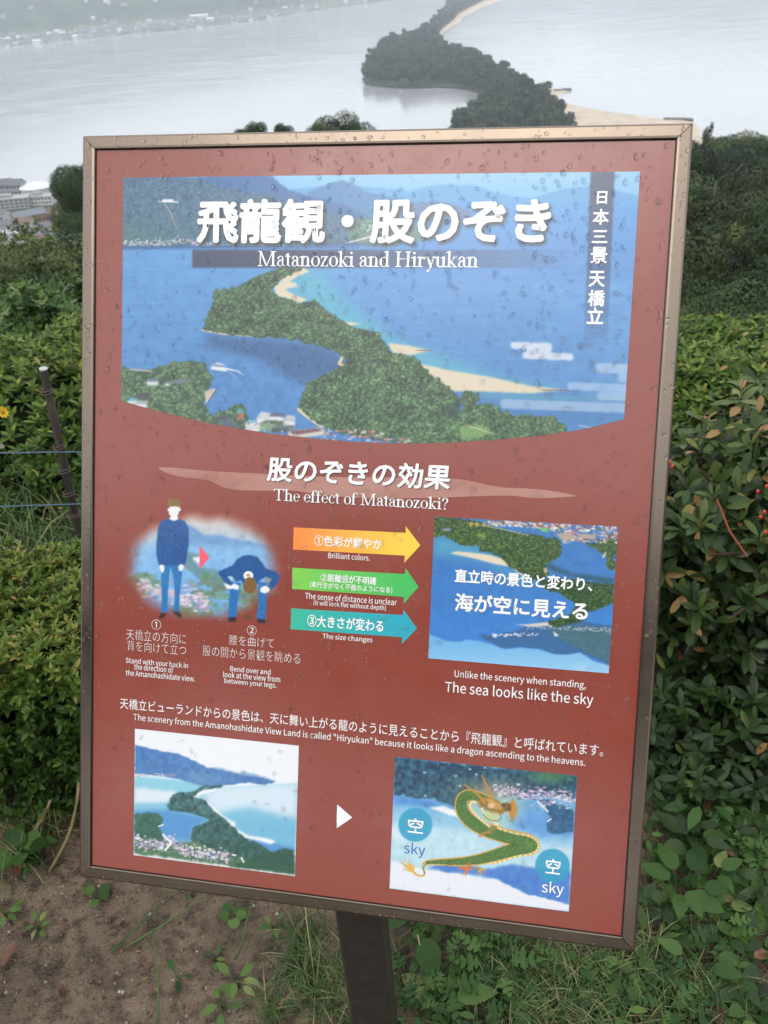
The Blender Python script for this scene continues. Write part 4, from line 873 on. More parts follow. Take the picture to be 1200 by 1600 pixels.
# panel and frame (local x right, y up, z out of the face)
RWD = .0141
mbx = MB(); mbx.box((RWD-.001, -(SH-RWD+.001), -.016), (SW-RWD+.001, -(RWD-.001), 0)); spart("panel", mbx.mesh("panel"), m_panel)
mbx = MB(); mbx.box((.003, -(SH-.003), -.020), (SW-.003, -.003, -.0163)); spart("back_board", mbx.mesh("back_board"), m_post)
def rail(p0, p1, inward):

    """mitred rail with a rounded profile, from corner p0 to corner p1 (u, v)"""
    p0 = np.array(p0, float); p1 = np.array(p1, float); d = (p1-p0)/np.linalg.norm(p1-p0); inn = np.array(inward, float)
    prof = [(0, -.022), (0, .0008), (.0003, .0019), (.0011, .0028), (.0024, .0032), (.0112, .0034), (.0130, .0031), (.0138, .0022), (RWD-.0004, .0008), (RWD-.0004, -.015)]
    V = []; 
    for (q, s_) in ((p0, 1), (p1, -1)):
        for (a, h) in prof:
            pt = q + inn*a + d*s_*(a + .00045); V.append((pt[0], -pt[1], h))
    n = len(prof); F = [(i, i+1, n+i+1, n+i) for i in range(n-1)] + [(n-1, 0, n, 2*n-1), tuple(range(n-1, -1, -1)), tuple(range(n, 2*n))]
    import bmesh
    m = MB(); m.add(V, F); me = m.mesh("frame_rail")
    bm = bmesh.new(); bm.from_mesh(me); bmesh.ops.recalc_face_normals(bm, faces=bm.faces[:]); bm.to_mesh(me); bm.free(); return me
for p0, p1, inn in [((0, 0), (SW, 0), (0, 1)), ((SW, 0), (SW, SH), (-1, 0)), ((SW, SH), (0, SH), (0, -1)), ((0, SH), (0, 0), (1, 0))]:
    spart("frame_rail", rail(p0, p1, inn), m_frame)
# thin dark strip put in as the shade of the gap between rail and panel
mbx = MB()
for (a, c) in (((RWD-.0009, -RWD-.0003), (SW-RWD+.0009, -RWD+.0009)), ((RWD-.0009, -(SH-RWD)-.0009), (SW-RWD+.0009, -(SH-RWD)+.0002)),
               ((RWD-.0009, -(SH-RWD)+.0004), (RWD+.0003, -RWD-.0005)), ((SW-RWD-.0003, -(SH-RWD)+.0004), (SW-RWD+.0009, -RWD-.0005))):
    mbx.box((a[0], a[1], -.001), (c[0], c[1], .0003))
m_gap_shade, nt, b = mat_new("dark_gap_shade", base=(.015, .008, .006, 1), rough=.6)
spart("gap_shade", mbx.mesh("gap_shade"), m_gap_shade)

# post (vertical rectangular tube) and the bracket that carries the panel
def world_part(name, me, mat): 
    o = link(name, me, mat, sign); o.location = tuple(-BASE); return o
pw_ = .0255
c0 = BASE.copy(); c0[1] += .004
topz = .98
ang = math.atan2(SX[1], SX[0])*.6
def rbox(cx, cyy, hx, hy, z0, z1, a, bev=.004):
    m = MB(); pts = [(-hx+bev, -hy), (hx-bev, -hy), (hx, -hy+bev), (hx, hy-bev), (hx-bev, hy), (-hx+bev, hy), (-hx, hy-bev), (-hx, -hy+bev)]
    ca, sa = math.cos(a), math.sin(a); R_ = [(cx+x*ca-y*sa, cyy+x*sa+y*ca) for x, y in pts]; n = len(R_)
    V = [(x, y, z0) for x, y in R_]+[(x, y, z1) for x, y in R_]
    m.add(V, [(i, (i+1) % n, n+(i+1) % n, n+i) for i in range(n)]+[tuple(range(n-1, -1, -1)), tuple(range(n, 2*n))]); return m
PC_Y = .682
PC_X = float(aty(575, 1500, PC_Y)[0])
def world_part2(name, me, mat):
    o = link(name, me, mat, sign); o.location = (PC_X-BASE[0], PC_Y-BASE[1], 0); return o
world_part2("post", rbox(0, 0, .0305, .029, -.25, .795, ang).mesh("post"), m_post)
mbx = MB(); mbx.box((.20, -.60, -.034), (.36, -.42, -.0205)); spart("mounting_plate", mbx.mesh("mounting_plate"), m_post)

# ------------------------------------------------------------------ lettering
FDIR = os.path.join(bpy.utils.resource_path('LOCAL'), "datafiles", "fonts")
def getfont(fn):
    try: return bpy.data.fonts.load(os.path.join(FDIR, fn))
    except Exception: return None
F_CJK = getfont("Noto Sans CJK Regular.woff2"); F_SANS = F_CJK
BOLDK = .38
def text_arrays(body, font, offset=0.0, shear=0.0, res=3, spacing=1.0):
    cu = bpy.data.curves.new("tmp_text", 'FONT'); cu.body = body
    if font: cu.font = font
    cu.size = 1.0; bold = max(offset, 0)*BOLDK; cu.offset = min(offset, 0); cu.shear = shear; cu.resolution_u = res; cu.space_character = spacing
    ob = bpy.data.objects.new("tmp_text", cu); coll.objects.link(ob)
    dg = bpy.context.evaluated_depsgraph_get(); me = bpy.data.meshes.new_from_object(ob.evaluated_get(dg))
    v = np.empty(len(me.vertices)*3, np.float32); me.vertices.foreach_get("co", v); v = v.reshape(-1, 3).astype(float)
    me.calc_loop_triangles(); t = np.empty(len(me.loop_triangles)*3, np.int32); me.loop_triangles.foreach_get("vertices", t); t = t.reshape(-1, 3)
    bpy.data.objects.remove(ob); bpy.data.curves.remove(cu); bpy.data.meshes.remove(me)
    if bold > 0:
        n = len(v); VV_ = [v]; TT_ = [t]
        for k in range(8):
            w = v.copy(); w[:, 0] += bold*math.cos(k*math.pi/4); w[:, 1] += bold*math.sin(k*math.pi/4); VV_.append(w); TT_.append(t+n*(k+1))
        v = np.concatenate(VV_); t = np.concatenate(TT_)
    return v, t
def zofs(n): return (np.arange(n)*9//max(n, 1))*1.2e-5
def fit(v, bl, br, tl):
    """place flat text so that its inked box has the given corners (photo pixels)"""
    q = S([bl[0], br[0], tl[0]], [bl[1], br[1], tl[1]]); u0, u1 = q[0, 0], q[1, 0]; vb = (q[0, 1]+q[1, 1])/2; h = q[0, 1]-q[2, 1]
    lo, hi = v.min(0), v.max(0); o = v.copy()
    o[:, 0] = u0 + (v[:, 0]-lo[0])/(hi[0]-lo[0])*(u1-u0); o[:, 1] = -vb + (v[:, 1]-lo[1])/(hi[1]-lo[1])*h
    o[:, 2] = zofs(len(v)); return o
def lettering(body, bl, br, tl, font=None, off=0.0, mat=None, z=.0006, shear=0, name="lettering", res=3, spacing=1.0):
    v, t = text_arrays(body, font, off, shear, res, spacing); v = fit(v, bl, br, tl); v[:, 2] = z+zofs(len(v))
    spart(name, mesh_np(name, v, [t]), mat or m_white); return v, t
# serif letters drawn with strokes (stem .13, hairline .045, x-height .66, cap height .95)
TK, HL, XH, CH = .125, .045, .64, .95
def g_rect(x0, y0, x1, y1): return [(x0, y0), (x1, y0), (x1, y1), (x0, y1)]
def g_stem(x, y0, y1, w=TK, foot=True, head=None):
    o = [g_rect(x-w/2, y0, x+w/2, y1)]
    if foot: o += [[(x-.19, y0), (x+.19, y0), (x+.17, y0+.035), (x+w/2, y0+.07), (x-w/2, y0+.07), (x-.17, y0+.035)]]
    if head == 'flag': o += [[(x+w/2, y1), (x+w/2, y1+.03), (x-.19, y1-.05), (x-.19, y1-.085), (x-w/2, y1-.10)]]
    if head == 'bar': o += [[(x-.19, y1), (x-.17, y1-.035), (x-w/2, y1-.07), (x+w/2, y1-.07), (x+.17, y1-.035), (x+.19, y1)]]
    return o
def g_diag(x0, y0, x1, y1, w): return [[(x0-w/2, y0), (x0+w/2, y0), (x1+w/2, y1), (x1-w/2, y1)]]
def g_arc(cx, cy_, rx, ry, a0, a1, thick=TK, thin=HL, n=18):
    o = []; P = []
    for i in range(n+1):
        a = math.radians(a0+(a1-a0)*i/n); w = thin+(thick-thin)*abs(math.cos(a))**1.3
        P.append(((cx+(rx)*math.cos(a), cy_+ry*math.sin(a)), (cx+(rx-w)*math.cos(a), cy_+(ry-max(w*.5, thin))*math.sin(a))))
    return [[P[i][0], P[i+1][0], P[i+1][1], P[i][1]] for i in range(n)]
def g_dot(x, y, r): return [[(x+r*math.cos(k*math.pi/5), y+r*math.sin(k*math.pi/5)) for k in range(10)]]
def glyph(c):
    if c == 'M': return g_stem(.16, 0, CH, HL+.02, True, None)+g_stem(.96, 0, CH, TK, True, 'bar')+g_diag(.56, 0, .17, CH, .11)+g_diag(.56, .0, .93, CH, HL+.02)+[g_rect(0, CH-.04, .22, CH)], 1.17
    if c == 'H': return g_stem(.2, 0, CH, TK, True, 'bar')+g_stem(.78, 0, CH, TK, True, 'bar')+[g_rect(.2, .47, .78, .52)], .99
    if c == 'T': return g_stem(.42, 0, CH)+[g_rect(.04, CH-.05, .80, CH), [(.04, CH), (.04, CH-.22), (.07, CH-.22), (.12, CH-.05)], [(.80, CH), (.80, CH-.22), (.77, CH-.22), (.72, CH-.05)]], .84
    if c == 'a': return g_arc(.22, .17, .18, .18, 70, 290, .10)+g_arc(.24, .46, .20, .20, 0, 160, .11, .05)+[g_rect(.33, .08, .44, .48), [(.12, .36), (.2, .40), (.36, .44), (.36, .39), (.2, .34), (.14, .30)]]+g_diag(.26, .01, .38, .12, .05)+[[(.40, .10), (.40, 0), (.54, .03), (.54, .08), (.46, .06)]]+g_dot(.11, .49, .055), .54
    if c == 't': return [g_rect(.11, .10, .22, .82), g_rect(0, XH-.05, .33, XH), [(.11, .82), (.0, .64), (.11, .62)]]+g_arc(.24, .14, .13, .14, 180, 310, .11, .05), .36
    if c == 'n': return g_stem(.16, 0, XH, TK, True, 'flag')+g_stem(.50, 0, .45)+g_arc(.36, .43, .20, .22, 0, 150, TK, .06), .67
    if c == 'h': return g_stem(.16, 0, CH+.02, TK, True, 'flag')+g_stem(.50, 0, .45)+g_arc(.36, .43, .20, .22, 0, 150, TK, .06), .67
    if c == 'r': return g_stem(.15, 0, XH, TK, True, 'flag')+g_arc(.32, .42, .16, .20, 50, 160, .08, .06)+g_dot(.40, .55, .065), .47
    if c == 'o': return g_arc(.29, XH/2, .27, XH/2+.01, 0, 360, TK, HL, 30), .58
    if c == 'e': return g_arc(.27, XH/2, .25, XH/2+.01, 0, 325, TK, HL, 28)+[g_rect(.06, .34, .50, .385)], .53
    if c == 'c': return g_arc(.27, XH/2, .25, XH/2+.01, 45, 320, TK, HL, 26)+g_dot(.42, .50, .06), .50
    if c == 'd': return g_arc(.27, XH/2-.02, .25, XH/2, 20, 340, TK, HL, 26)+g_stem(.46, .03, CH+.02, TK, False, 'flag')+[[(.46, 0), (.62, .03), (.62, .07), (.46, .09)]], .64
    if c == 'i': return g_stem(.16, 0, XH, TK, True, 'flag')+g_dot(.14, .85, .075), .33
    if c == 'k': return g_stem(.15, 0, CH+.02, TK, True, 'flag')+g_diag(.20, .27, .46, XH-.02, .05)+g_diag(.52, .0, .24, .36, .13)+[g_rect(.36, XH-.04, .62, XH), g_rect(.40, 0, .66, .04)], .63
    if c == 'z': return g_diag(.08, 0, .38, XH, .13)+[g_rect(.04, XH-.05, .46, XH), g_rect(.02, 0, .47, .05), [(.04, XH), (.04, XH-.17), (.07, XH-.17), (.10, XH-.05)], [(.47, 0), (.48, .18), (.45, .18), (.41, .05)]], .51
    if c == 'u': return g_stem(.14, .18, XH, TK, False, 'flag')+g_stem(.48, .03, XH, TK, False, 'flag')+g_arc(.30, .20, .22, .21, 180, 330, TK, .06)+[[(.48, 0), (.64, .03), (.64, .07), (.48, .09)]], .65
    if c == 'y': return g_diag(.34, .0, .13, XH, .12)+g_diag(.30, -.02, .50, XH, .05)+g_diag(.20, -.27, .33, .06, .05)+[g_rect(0, XH-.04, .25, XH), g_rect(.38, XH-.04, .60, XH)]+g_dot(.15, -.24, .07), .58
    if c == 'f': return g_stem(.15, 0, .78)+g_arc(.30, .78, .21, .20, 55, 180, TK, .05)+[g_rect(0, XH-.05, .34, XH)]+g_dot(.43, .91, .06), .40
    if c == '?': return g_dot(.24, .06, .07)+g_arc(.24, .72, .22, .22, -60, 170, TK, .05)+[g_rect(.21, .20, .255, .46)]+g_dot(.08, .72, .07)+g_diag(.235, .42, .33, .56, .06), .50
    return [], .28
def serif_arrays(body):
    V = []; F = []; x = 0; k = 0
    for c in body:
        polys, adv = glyph(c)
        for p in polys:
            b_ = len(V); V += [(px+x, py, (k % 30)*6e-6) for px, py in p]; k += 1
            for i in range(1, len(p)-1): F.append((b_, b_+i, b_+i+1))
        x += adv
    V = np.array(V, float); F = np.array(F)
    a = V[F[:, 1]]-V[F[:, 0]]; c = V[F[:, 2]]-V[F[:, 0]]; fl = (a[:, 0]*c[:, 1]-a[:, 1]*c[:, 0]) < 0
    F[fl] = F[fl][:, ::-1]; return V, F
def serif(body, bl, br, tl, name="lettering"):
    v, t = serif_arrays(body); z = v[:, 2].copy(); top = max(CH, 0)
    # fit using cap box: ignore descenders
    q = S([bl[0], br[0], tl[0]], [bl[1], br[1], tl[1]]); u0, u1 = q[0, 0], q[1, 0]; vb = (q[0, 1]+q[1, 1])/2; h = q[0, 1]-q[2, 1]
    lo = v[:, 0].min(); hi = v[:, 0].max(); o = v.copy()
    o[:, 0] = u0+(v[:, 0]-lo)/(hi-lo)*(u1-u0); o[:, 1] = -vb+v[:, 1]/CH*h; o[:, 2] = .0006+z
    spart(name, mesh_np(name, o, [t]), m_white); return o, t

# ------------------------------------------------------------------ printed pictures: painted in code on fine colour grids
class Cv:
    def __init__(s, x0, y0, x1, y1, k=1.0, col=(255, 255, 255)):
        s.x0, s.y0, s.k = x0, y0, k; s.w = int((x1-x0)*k)+1; s.h = int((y1-y0)*k)+1
        s.a = np.zeros((s.h, s.w, 3))+np.array(col, float); s.Y, s.X = np.mgrid[0:s.h, 0:s.w].astype(float); s.X = s.X/k+x0; s.Y = s.Y/k+y0
    def mask(s, poly, soft=1.0, wob=0, seed=0):
        X, Y = s.X, s.Y
        if wob: X = X+(fbm2(X/6, Y/6, 3, seed)-.5)*wob*2; Y = Y+(fbm2(X/6+40, Y/6, 3, seed+9)-.5)*wob*2
        m = inpoly(X, Y, poly).astype(float)
        return s.blur(m, soft) if soft else m
    def blur(s, m, r):
        n = max(1, int(round(r*s.k)))
        for _ in range(2):
            for ax in (0, 1):
                c = np.cumsum(np.pad(m, [(n+1, n) if ax == 0 else (0, 0), (n+1, n) if ax == 1 else (0, 0)], mode='edge'), axis=ax)
                m = (c[2*n+1:]-c[:-2*n-1])/(2*n+1) if ax == 0 else (c[:, 2*n+1:]-c[:, :-2*n-1])/(2*n+1)
        return m
    def put(s, m, col, al=1.0):
        col = np.array(col, float); m = (m*al)[..., None]; s.a = s.a*(1-m)+col*m
    def poly(s, p, col, soft=.5, al=1.0, wob=0, seed=0): s.put(s.mask(p, soft, wob, seed), col, al)
    def grad(s, p, c0, c1, P0, P1, soft=.5, al=1.0, wob=0, seed=0):
        d = np.array(P1, float)-P0; t = np.clip(((s.X-P0[0])*d[0]+(s.Y-P0[1])*d[1])/(d@d), 0, 1)[..., None]
        s.put(s.mask(p, soft, wob, seed), np.array(c0)*(1-t)+np.array(c1)*t, al)
    def disc(s, x, y, rx, ry, col, al=1.0, soft=.7, ang=0):
        i0, i1 = int((y-s.y0-rx-ry-2)*s.k), int((y-s.y0+rx+ry+3)*s.k); j0, j1 = int((x-s.x0-rx-ry-2)*s.k), int((x-s.x0+rx+ry+3)*s.k)
        i0, j0 = max(i0, 0), max(j0, 0); i1, j1 = min(i1, s.h), min(j1, s.w)
        if i0 >= i1 or j0 >= j1: return
        X = s.X[i0:i1, j0:j1]-x; Y = s.Y[i0:i1, j0:j1]-y
        if ang: X, Y = X*math.cos(ang)+Y*math.sin(ang), -X*math.sin(ang)+Y*math.cos(ang)
        d = np.sqrt((X/rx)**2+(Y/ry)**2); m = np.clip((1-d)*min(rx, ry)/soft+.5, 0, 1)[..., None]*al
        s.a[i0:i1, j0:j1] = s.a[i0:i1, j0:j1]*(1-m)+np.array(col, float)*m
    def line(s, pts, w, col, al=1.0):
        pts = [np.array(p, float) for p in pts]; w = w if hasattr(w, '__len__') else [w]*len(pts)
        for i in range(len(pts)-1):
            L = np.linalg.norm(pts[i+1]-pts[i]); n = max(2, int(L/max(.35, min(w[i], w[i+1])*.35)))
            for t in np.linspace(0, 1, n): p = pts[i]*(1-t)+pts[i+1]*t; r = (w[i]*(1-t)+w[i+1]*t)/2; s.disc(p[0], p[1], max(r, .3), max(r, .3), col, al, .6)
    def mott(s, m, amp, sc=5, seed=1, oct=3):
        n = (fbm2(s.X/sc, s.Y/sc, oct, seed)-.5)*2*amp; s.a = s.a+(n*m)[..., None]*np.array([1, 1, .9])
    def crowns(s, p, n, r0, r1, dark, light, seed=0, flip=1):
        """tree crowns of a printed landscape, painted back to front"""
        g = np.random.default_rng(seed); P = np.array(p, float); lo, hi = P.min(0), P.max(0)
        q = g.uniform(lo, hi, size=(n*6, 2)); q = q[inpoly(q[:, 0], q[:, 1], [tuple(z) for z in P])][:n]; q = q[np.argsort(q[:, 1]*flip)]
        D = np.array(dark, float); Lc = np.array(light, float)
        for x, y in q:
            r = g.uniform(r0, r1)*(.75+.5*np.clip((y-lo[1])/(hi[1]-lo[1]+1e-6), 0, 1) if flip > 0 else 1.0); b_ = g.normal(0, .12)
            s.disc(x, y, r, r*.9, D*.85, .8, .8)
            for _ in range(5):
                t = g.uniform(.0, 1); a = g.uniform(0, 6.28); dx, dy = math.cos(a)*r*.55, math.sin(a)*r*.55
                l = np.clip(.45-dy/r*.55*flip-dx/r*.15+b_+g.normal(0, .15), 0, 1); s.disc(x+dx, y+dy, r*.42, r*.36, D*(1-l)+Lc*l, .85, .7)
    def raster(s, v, t):
        """coverage mask of sign-plane triangles"""
        X, Y = Sinv(v[:, 0], -v[:, 1]); m = np.zeros((s.h, s.w)); X = (X-s.x0)*s.k; Y = (Y-s.y0)*s.k
        for a, b_, c in t:
            xs_ = X[[a, b_, c]]; ys_ = Y[[a, b_, c]]; j0, j1 = int(max(xs_.min(), 0)), int(min(xs_.max()+2, s.w)); i0, i1 = int(max(ys_.min(), 0)), int(min(ys_.max()+2, s.h))
            if j0 >= j1 or i0 >= i1: continue
            gy, gx = np.mgrid[i0:i1, j0:j1]
            e = [(xs_[(k+1) % 3]-xs_[k])*(gy-ys_[k])-(ys_[(k+1) % 3]-ys_[k])*(gx-xs_[k]) for k in range(3)]
            ins = ((e[0] >= 0) & (e[1] >= 0) & (e[2] >= 0)) | ((e[0] <= 0) & (e[1] <= 0) & (e[2] <= 0)); m[i0:i1, j0:j1] = np.maximum(m[i0:i1, j0:j1], ins)
        return m
ALB = .62
def lin(a):
    a = np.clip(a/255., 0, 1); a = np.where(a <= .04045, a/12.92, ((a+.055)/1.055)**2.4); return a*ALB
def picture(name, cv, outline, nx, ny, z=.00025, clip=None, label=None, alb=.74):
    """printed picture: fine grid over the outline (photo pixels), coloured from the painting"""
    o = S([p[0] for p in outline], [p[1] for p in outline]); u0, v0 = o.min(0); u1, v1 = o.max(0)
    us = np.linspace(u0, u1, nx); vv = np.linspace(v0, v1, ny); U, V_ = np.meshgrid(us, vv); px, py = Sinv(U, V_)
    if clip is not None:
        V_ = np.minimum(V_, clip(U, V_)) if callable(clip) else V_
    X = (px-cv.x0)*cv.k; Y = (py-cv.y0)*cv.k
    X = np.clip(X, 0, cv.w-1.001); Y = np.clip(Y, 0, cv.h-1.001); i = Y.astype(int); j = X.astype(int); fx = (X-j)[..., None]; fy = (Y-i)[..., None]; a = cv.a
    C = (a[i, j]*(1-fx)+a[i, j+1]*fx)*(1-fy)+(a[i+1, j]*(1-fx)+a[i+1, j+1]*fx)*fy
    idx = np.arange(nx*ny).reshape(ny, nx); Q = np.stack([idx[1:, :-1], idx[1:, 1:], idx[:-1, 1:], idx[:-1, :-1]], -1)
    if clip is not None and not callable(clip):
        cx = (px[:-1, :-1]+px[1:, 1:])/2; cyy = (py[:-1, :-1]+py[1:, 1:])/2; Q = Q[inpoly(cx, cyy, clip)]
    Q = Q.reshape(-1, 4)
    P = np.stack([U, -V_, np.full(U.shape, z)], -1).reshape(-1, 3)
    me = mesh_np(name, P, [Q]); at_ = me.attributes.new("ink", 'FLOAT_COLOR', 'POINT')
    col = np.ones((nx*ny, 4), np.float32); col[:, :3] = lin(C).reshape(-1, 3)/ALB*alb; at_.data.foreach_set("color", col.ravel())
    if callable(clip):
        pass
    return spart(name, me, m_print, label=label)

# --- big aerial photograph print
P1 = Cv(188, 262, 1006, 700, 1.0, (92, 160, 222))
sea_g = np.clip((P1.Y-380)/260, 0, 1)[..., None]; P1.a = np.array([104, 170, 230.])*(1-sea_g)+np.array([76, 140, 206.])*sea_g
right = np.clip((P1.X-820)/180, 0, 1)[..., None]; P1.a = P1.a*(1-.45*right)+np.array([120, 178, 235.])*.45*right
P1.mott(np.ones(P1.X.shape), 7, 14, 2); P1.mott(np.ones(P1.X.shape), 5, 3, 7)
P1.grad([(430, 262), (1006, 262), (1006, 330), (430, 330)], (150, 208, 246), (120, 190, 242), (600, 268), (600, 330), 2)
P1.poly([(452, 296), (500, 292), (530, 283), (560, 292), (590, 293), (640, 300), (660, 292), (700, 288), (740, 290), (790, 305), (830, 310), (880, 295), (930, 290), (1006, 308), (1006, 345), (452, 345)], (98, 172, 226), 1, 1, 1.5, 3)
P1.grad([(560, 318), (1006, 316), (1006, 440), (560, 440)], (90, 168, 232), (92, 158, 224), (700, 318), (700, 380), 6)
P1.poly([(480, 300), (515, 287), (535, 281), (560, 292), (575, 301), (600, 306), (640, 318), (640, 345), (480, 345)], (80, 140, 196), 1, 1, 1, 4)
P1.poly([(650, 315), (700, 316), (736, 330), (740, 350), (690, 352), (650, 345), (620, 330)], (105, 125, 160), 2, .7, 2, 5)
P1.poly([(188, 262), (300, 278), (395, 270), (425, 276), (450, 296), (490, 308), (540, 320), (600, 352), (640, 372), (600, 380), (188, 390)], (62, 118, 176), 1, 1, 1.5, 6)
P1.poly([(188, 276), (250, 277), (312, 279), (345, 293), (420, 305), (480, 325), (560, 345), (600, 384), (188, 386)], (82, 122, 150), 1.5, 1, 2, 8)
hm = P1.mask([(188, 276), (312, 279), (420, 305), (500, 330), (600, 384), (188, 386)], 2)
P1.a -= (np.clip(fbm2(P1.X/3.2, P1.Y/3.2, 3, 12)-.5, -.5, .5)*2*34*hm)[..., None]*np.array([1, .9, .7]); P1.put(hm*np.clip((P1.Y-330)/50, 0, 1)*np.clip(1-(P1.X-190)/160, 0, 1), (96, 140, 110), .5)
P1.poly([(560, 338), (600, 342), (640, 350), (690, 368), (640, 382), (580, 384), (540, 372)], (110, 150, 130), 2, .8, 3, 9)
g = np.random.default_rng(5)
P1.line([(258, 318), (268, 335), (276, 357)], [2.2, 2, 1.5], (170, 170, 150), .7); P1.line([(248, 315), (278, 316)], 2, (235, 240, 250)); P1.line([(255, 313), (270, 313)], 3, (245, 246, 250))
for k in range(420):
    x = g.uniform(193, 480); y = 384-abs(g.normal(0, 4.0))-(4 if 268 < x < 300 else 0); x = 193+(x-193)**1.0
    c = [(238, 240, 245), (210, 216, 228), (150, 160, 185), (228, 200, 190)][g.integers(4)]; P1.disc(x, y, g.uniform(.8, 2.6), g.uniform(.6, 1.5), c, .85 if x < 330 else .35, .6)
for k in range(120):
    P1.disc(g.uniform(565, 640), g.uniform(345, 366), g.uniform(.8, 2), .8, (230, 235, 240), .7)
P1.line([(600, 362), (572, 372), (540, 380)], [2, 3, 1.5], (230, 228, 220), .9)
P1.poly([(188, 384), (460, 383), (560, 380), (560, 388), (188, 390)], (50, 95, 160), 1.5, .55)
# turquoise shallows to the right of the sandbar
P1.poly([(452, 424), (500, 422), (540, 470), (620, 530), (700, 560), (780, 590), (880, 606), (800, 625), (700, 600), (600, 545), (500, 500), (430, 452)], (100, 195, 215), 9, .75)
P1.poly([(316, 522), (420, 530), (500, 538), (540, 560), (538, 585), (470, 600), (400, 560), (330, 545)], (38, 78, 128), 7, .6)
P1.poly([(700, 612), (780, 612), (870, 612), (980, 625), (980, 670), (860, 670), (740, 630)], (62, 130, 190), 4, .6)
P1.poly([(740, 616), (980, 622), (980, 628), (740, 620)], (110, 190, 205), 3, .6)
P1.mott(P1.mask([(192, 560), (530, 560), (460, 660), (192, 640)], 5), 12, 8, 14)
SAND = (238, 224, 196)
P1.poly([(470, 416), (452, 424), (440, 438), (428, 448), (432, 462), (452, 468), (470, 474), (480, 468), (458, 460), (446, 452), (466, 448), (462, 442), (452, 440), (470, 430), (484, 424)], SAND, .8)
P1.poly([(530, 502), (545, 503), (566, 506), (548, 509)], SAND, .6)
P1.poly([(606, 536), (640, 540), (672, 548), (640, 555), (615, 552)], SAND, .8); P1.line([(650, 547), (675, 548)], 1.5, (120, 110, 100), .8)
P1.poly([(655, 568), (700, 578), (760, 588), (830, 603), (884, 609), (830, 615), (760, 612), (700, 612), (670, 600)], SAND, .9)
P1.line([(846, 609), (890, 610)], 1.6, (110, 105, 90), .8)
FOR = [(440, 418), (470, 420), (440, 436), (424, 450), (432, 462), (456, 470), (470, 474), (490, 470), (505, 480), (530, 500), (560, 514), (590, 520), (600, 535), (612, 552), (650, 560), (668, 582), (700, 604), (720, 625), (716, 645), (760, 630), (800, 650), (860, 652), (884, 668), (884, 674), (800, 688), (700, 693), (620, 692), (560, 680), (520, 670), (490, 655), (468, 635), (480, 600), (510, 585), (538, 572), (540, 560), (520, 545), (460, 530), (400, 525), (350, 520), (318, 514), (324, 498), (332, 478), (335, 455), (370, 450), (400, 432)]
P1.line([(316, 516), (350, 522), (400, 526), (450, 525), (490, 532), (525, 540), (538, 552), (530, 568), (542, 574)], [2.5, 2.5, 2, 1.5, 3, 3, 5, 5, 2], (225, 205, 165))
P1.line([(468, 640), (478, 650), (500, 666), (530, 672)], [7, 4, 3, 3], (225, 210, 175))
P1.poly(FOR, (48, 78, 56), 1, 1, 2, 3)
P1.crowns(FOR, 2800, 2.0, 4.8, (52, 92, 62), (132, 170, 112), 4)
fm = P1.mask(FOR, 1); P1.a += ((fbm2(P1.X/16, P1.Y/11, 3, 91)-.5)*70*fm)[..., None]*np.array([.9, 1, .7]); P1.a += ((fbm2(P1.X/1.6, P1.Y/1.6, 2, 92)-.5)*46*fm)[..., None]
P1.poly([(716, 618), (722, 628), (712, 662), (700, 640)], (30, 60, 70), 2, .5)
P1.poly([(718, 668), (750, 662), (768, 676), (748, 684), (722, 690)], (140, 185, 105), 1.5, .8, 2); P1.line([(728, 664), (765, 676)], 1.6, (215, 205, 170), .8)
P1.crowns([(725, 612), (748, 616), (745, 640), (722, 640)], 30, 4, 6, (48, 84, 58), (110, 150, 95), 8)
FL = [(192, 572), (210, 582), (245, 575), (270, 568), (300, 563), (322, 568), (330, 600), (318, 630), (330, 650), (370, 640), (388, 650), (384, 672), (300, 660), (192, 628)]
P1.poly(FL, (58, 92, 66), 1, 1, 2, 4); P1.crowns(FL, 260, 4, 7, (72, 106, 80), (132, 170, 110), 5)
P1.line([(205, 577), (235, 580)], 3, (200, 190, 170), .6)
P1.poly([(320, 612), (336, 606), (338, 609), (322, 632)], (222, 208, 185)); P1.line([(338, 609), (322, 634)], 1.5, (70, 80, 100))
def bld(x, y, w, h, wall, roof, cv=P1, sk=.3):
    cv.poly([(x, y), (x+w, y+h*.1), (x+w, y+h), (x, y+h*.9)], wall, .4); cv.poly([(x-1, y+.5), (x+w*sk, y-h*.5), (x+w+1, y-h*.35), (x+w+1, y+h*.12)], roof, .4)
for q in [(230, 595, 18, 8, (225, 228, 235), (120, 130, 150)), (258, 598, 8, 6, (215, 220, 226), (110, 122, 140)), (270, 594, 22, 5, (130, 140, 160), (120, 132, 150)), (212, 618, 24, 8, (90, 85, 85), (70, 72, 82)),
          (200, 625, 15, 7, (225, 235, 240), (100, 200, 215)), (212, 630, 18, 9, (235, 236, 240), (185, 192, 205))]: bld(*q)
P1.poly([(342, 655), (358, 650), (372, 668), (352, 672)], (92, 104, 124), .5); P1.line([(342, 655), (358, 650)], 1.5, (60, 70, 85))
P1.crowns([(360, 634), (380, 632), (384, 655), (366, 660)], 24, 4, 6, (56, 92, 66), (120, 165, 105), 3)
P1.poly([(372, 642), (382, 644), (380, 656), (370, 656)], (225, 120, 110), .8, .7); P1.poly([(370, 640), (378, 638), (382, 645), (372, 646)], (90, 180, 200), .6)
for q in [(384, 660, 18, 8, (225, 232, 238), (150, 200, 205)), (402, 652, 20, 18, (238, 238, 236), (220, 222, 224)), (420, 650, 24, 10, (240, 240, 242), (105, 105, 118)), (405, 662, 40, 12, (150, 178, 140), (88, 118, 92)), (444, 656, 17, 16, (235, 236, 238), (200, 208, 215)),
          (425, 668, 36, 8, (70, 90, 95), (90, 110, 110)), (384, 668, 22, 8, (240, 238, 230), (236, 230, 220))]: bld(*q)
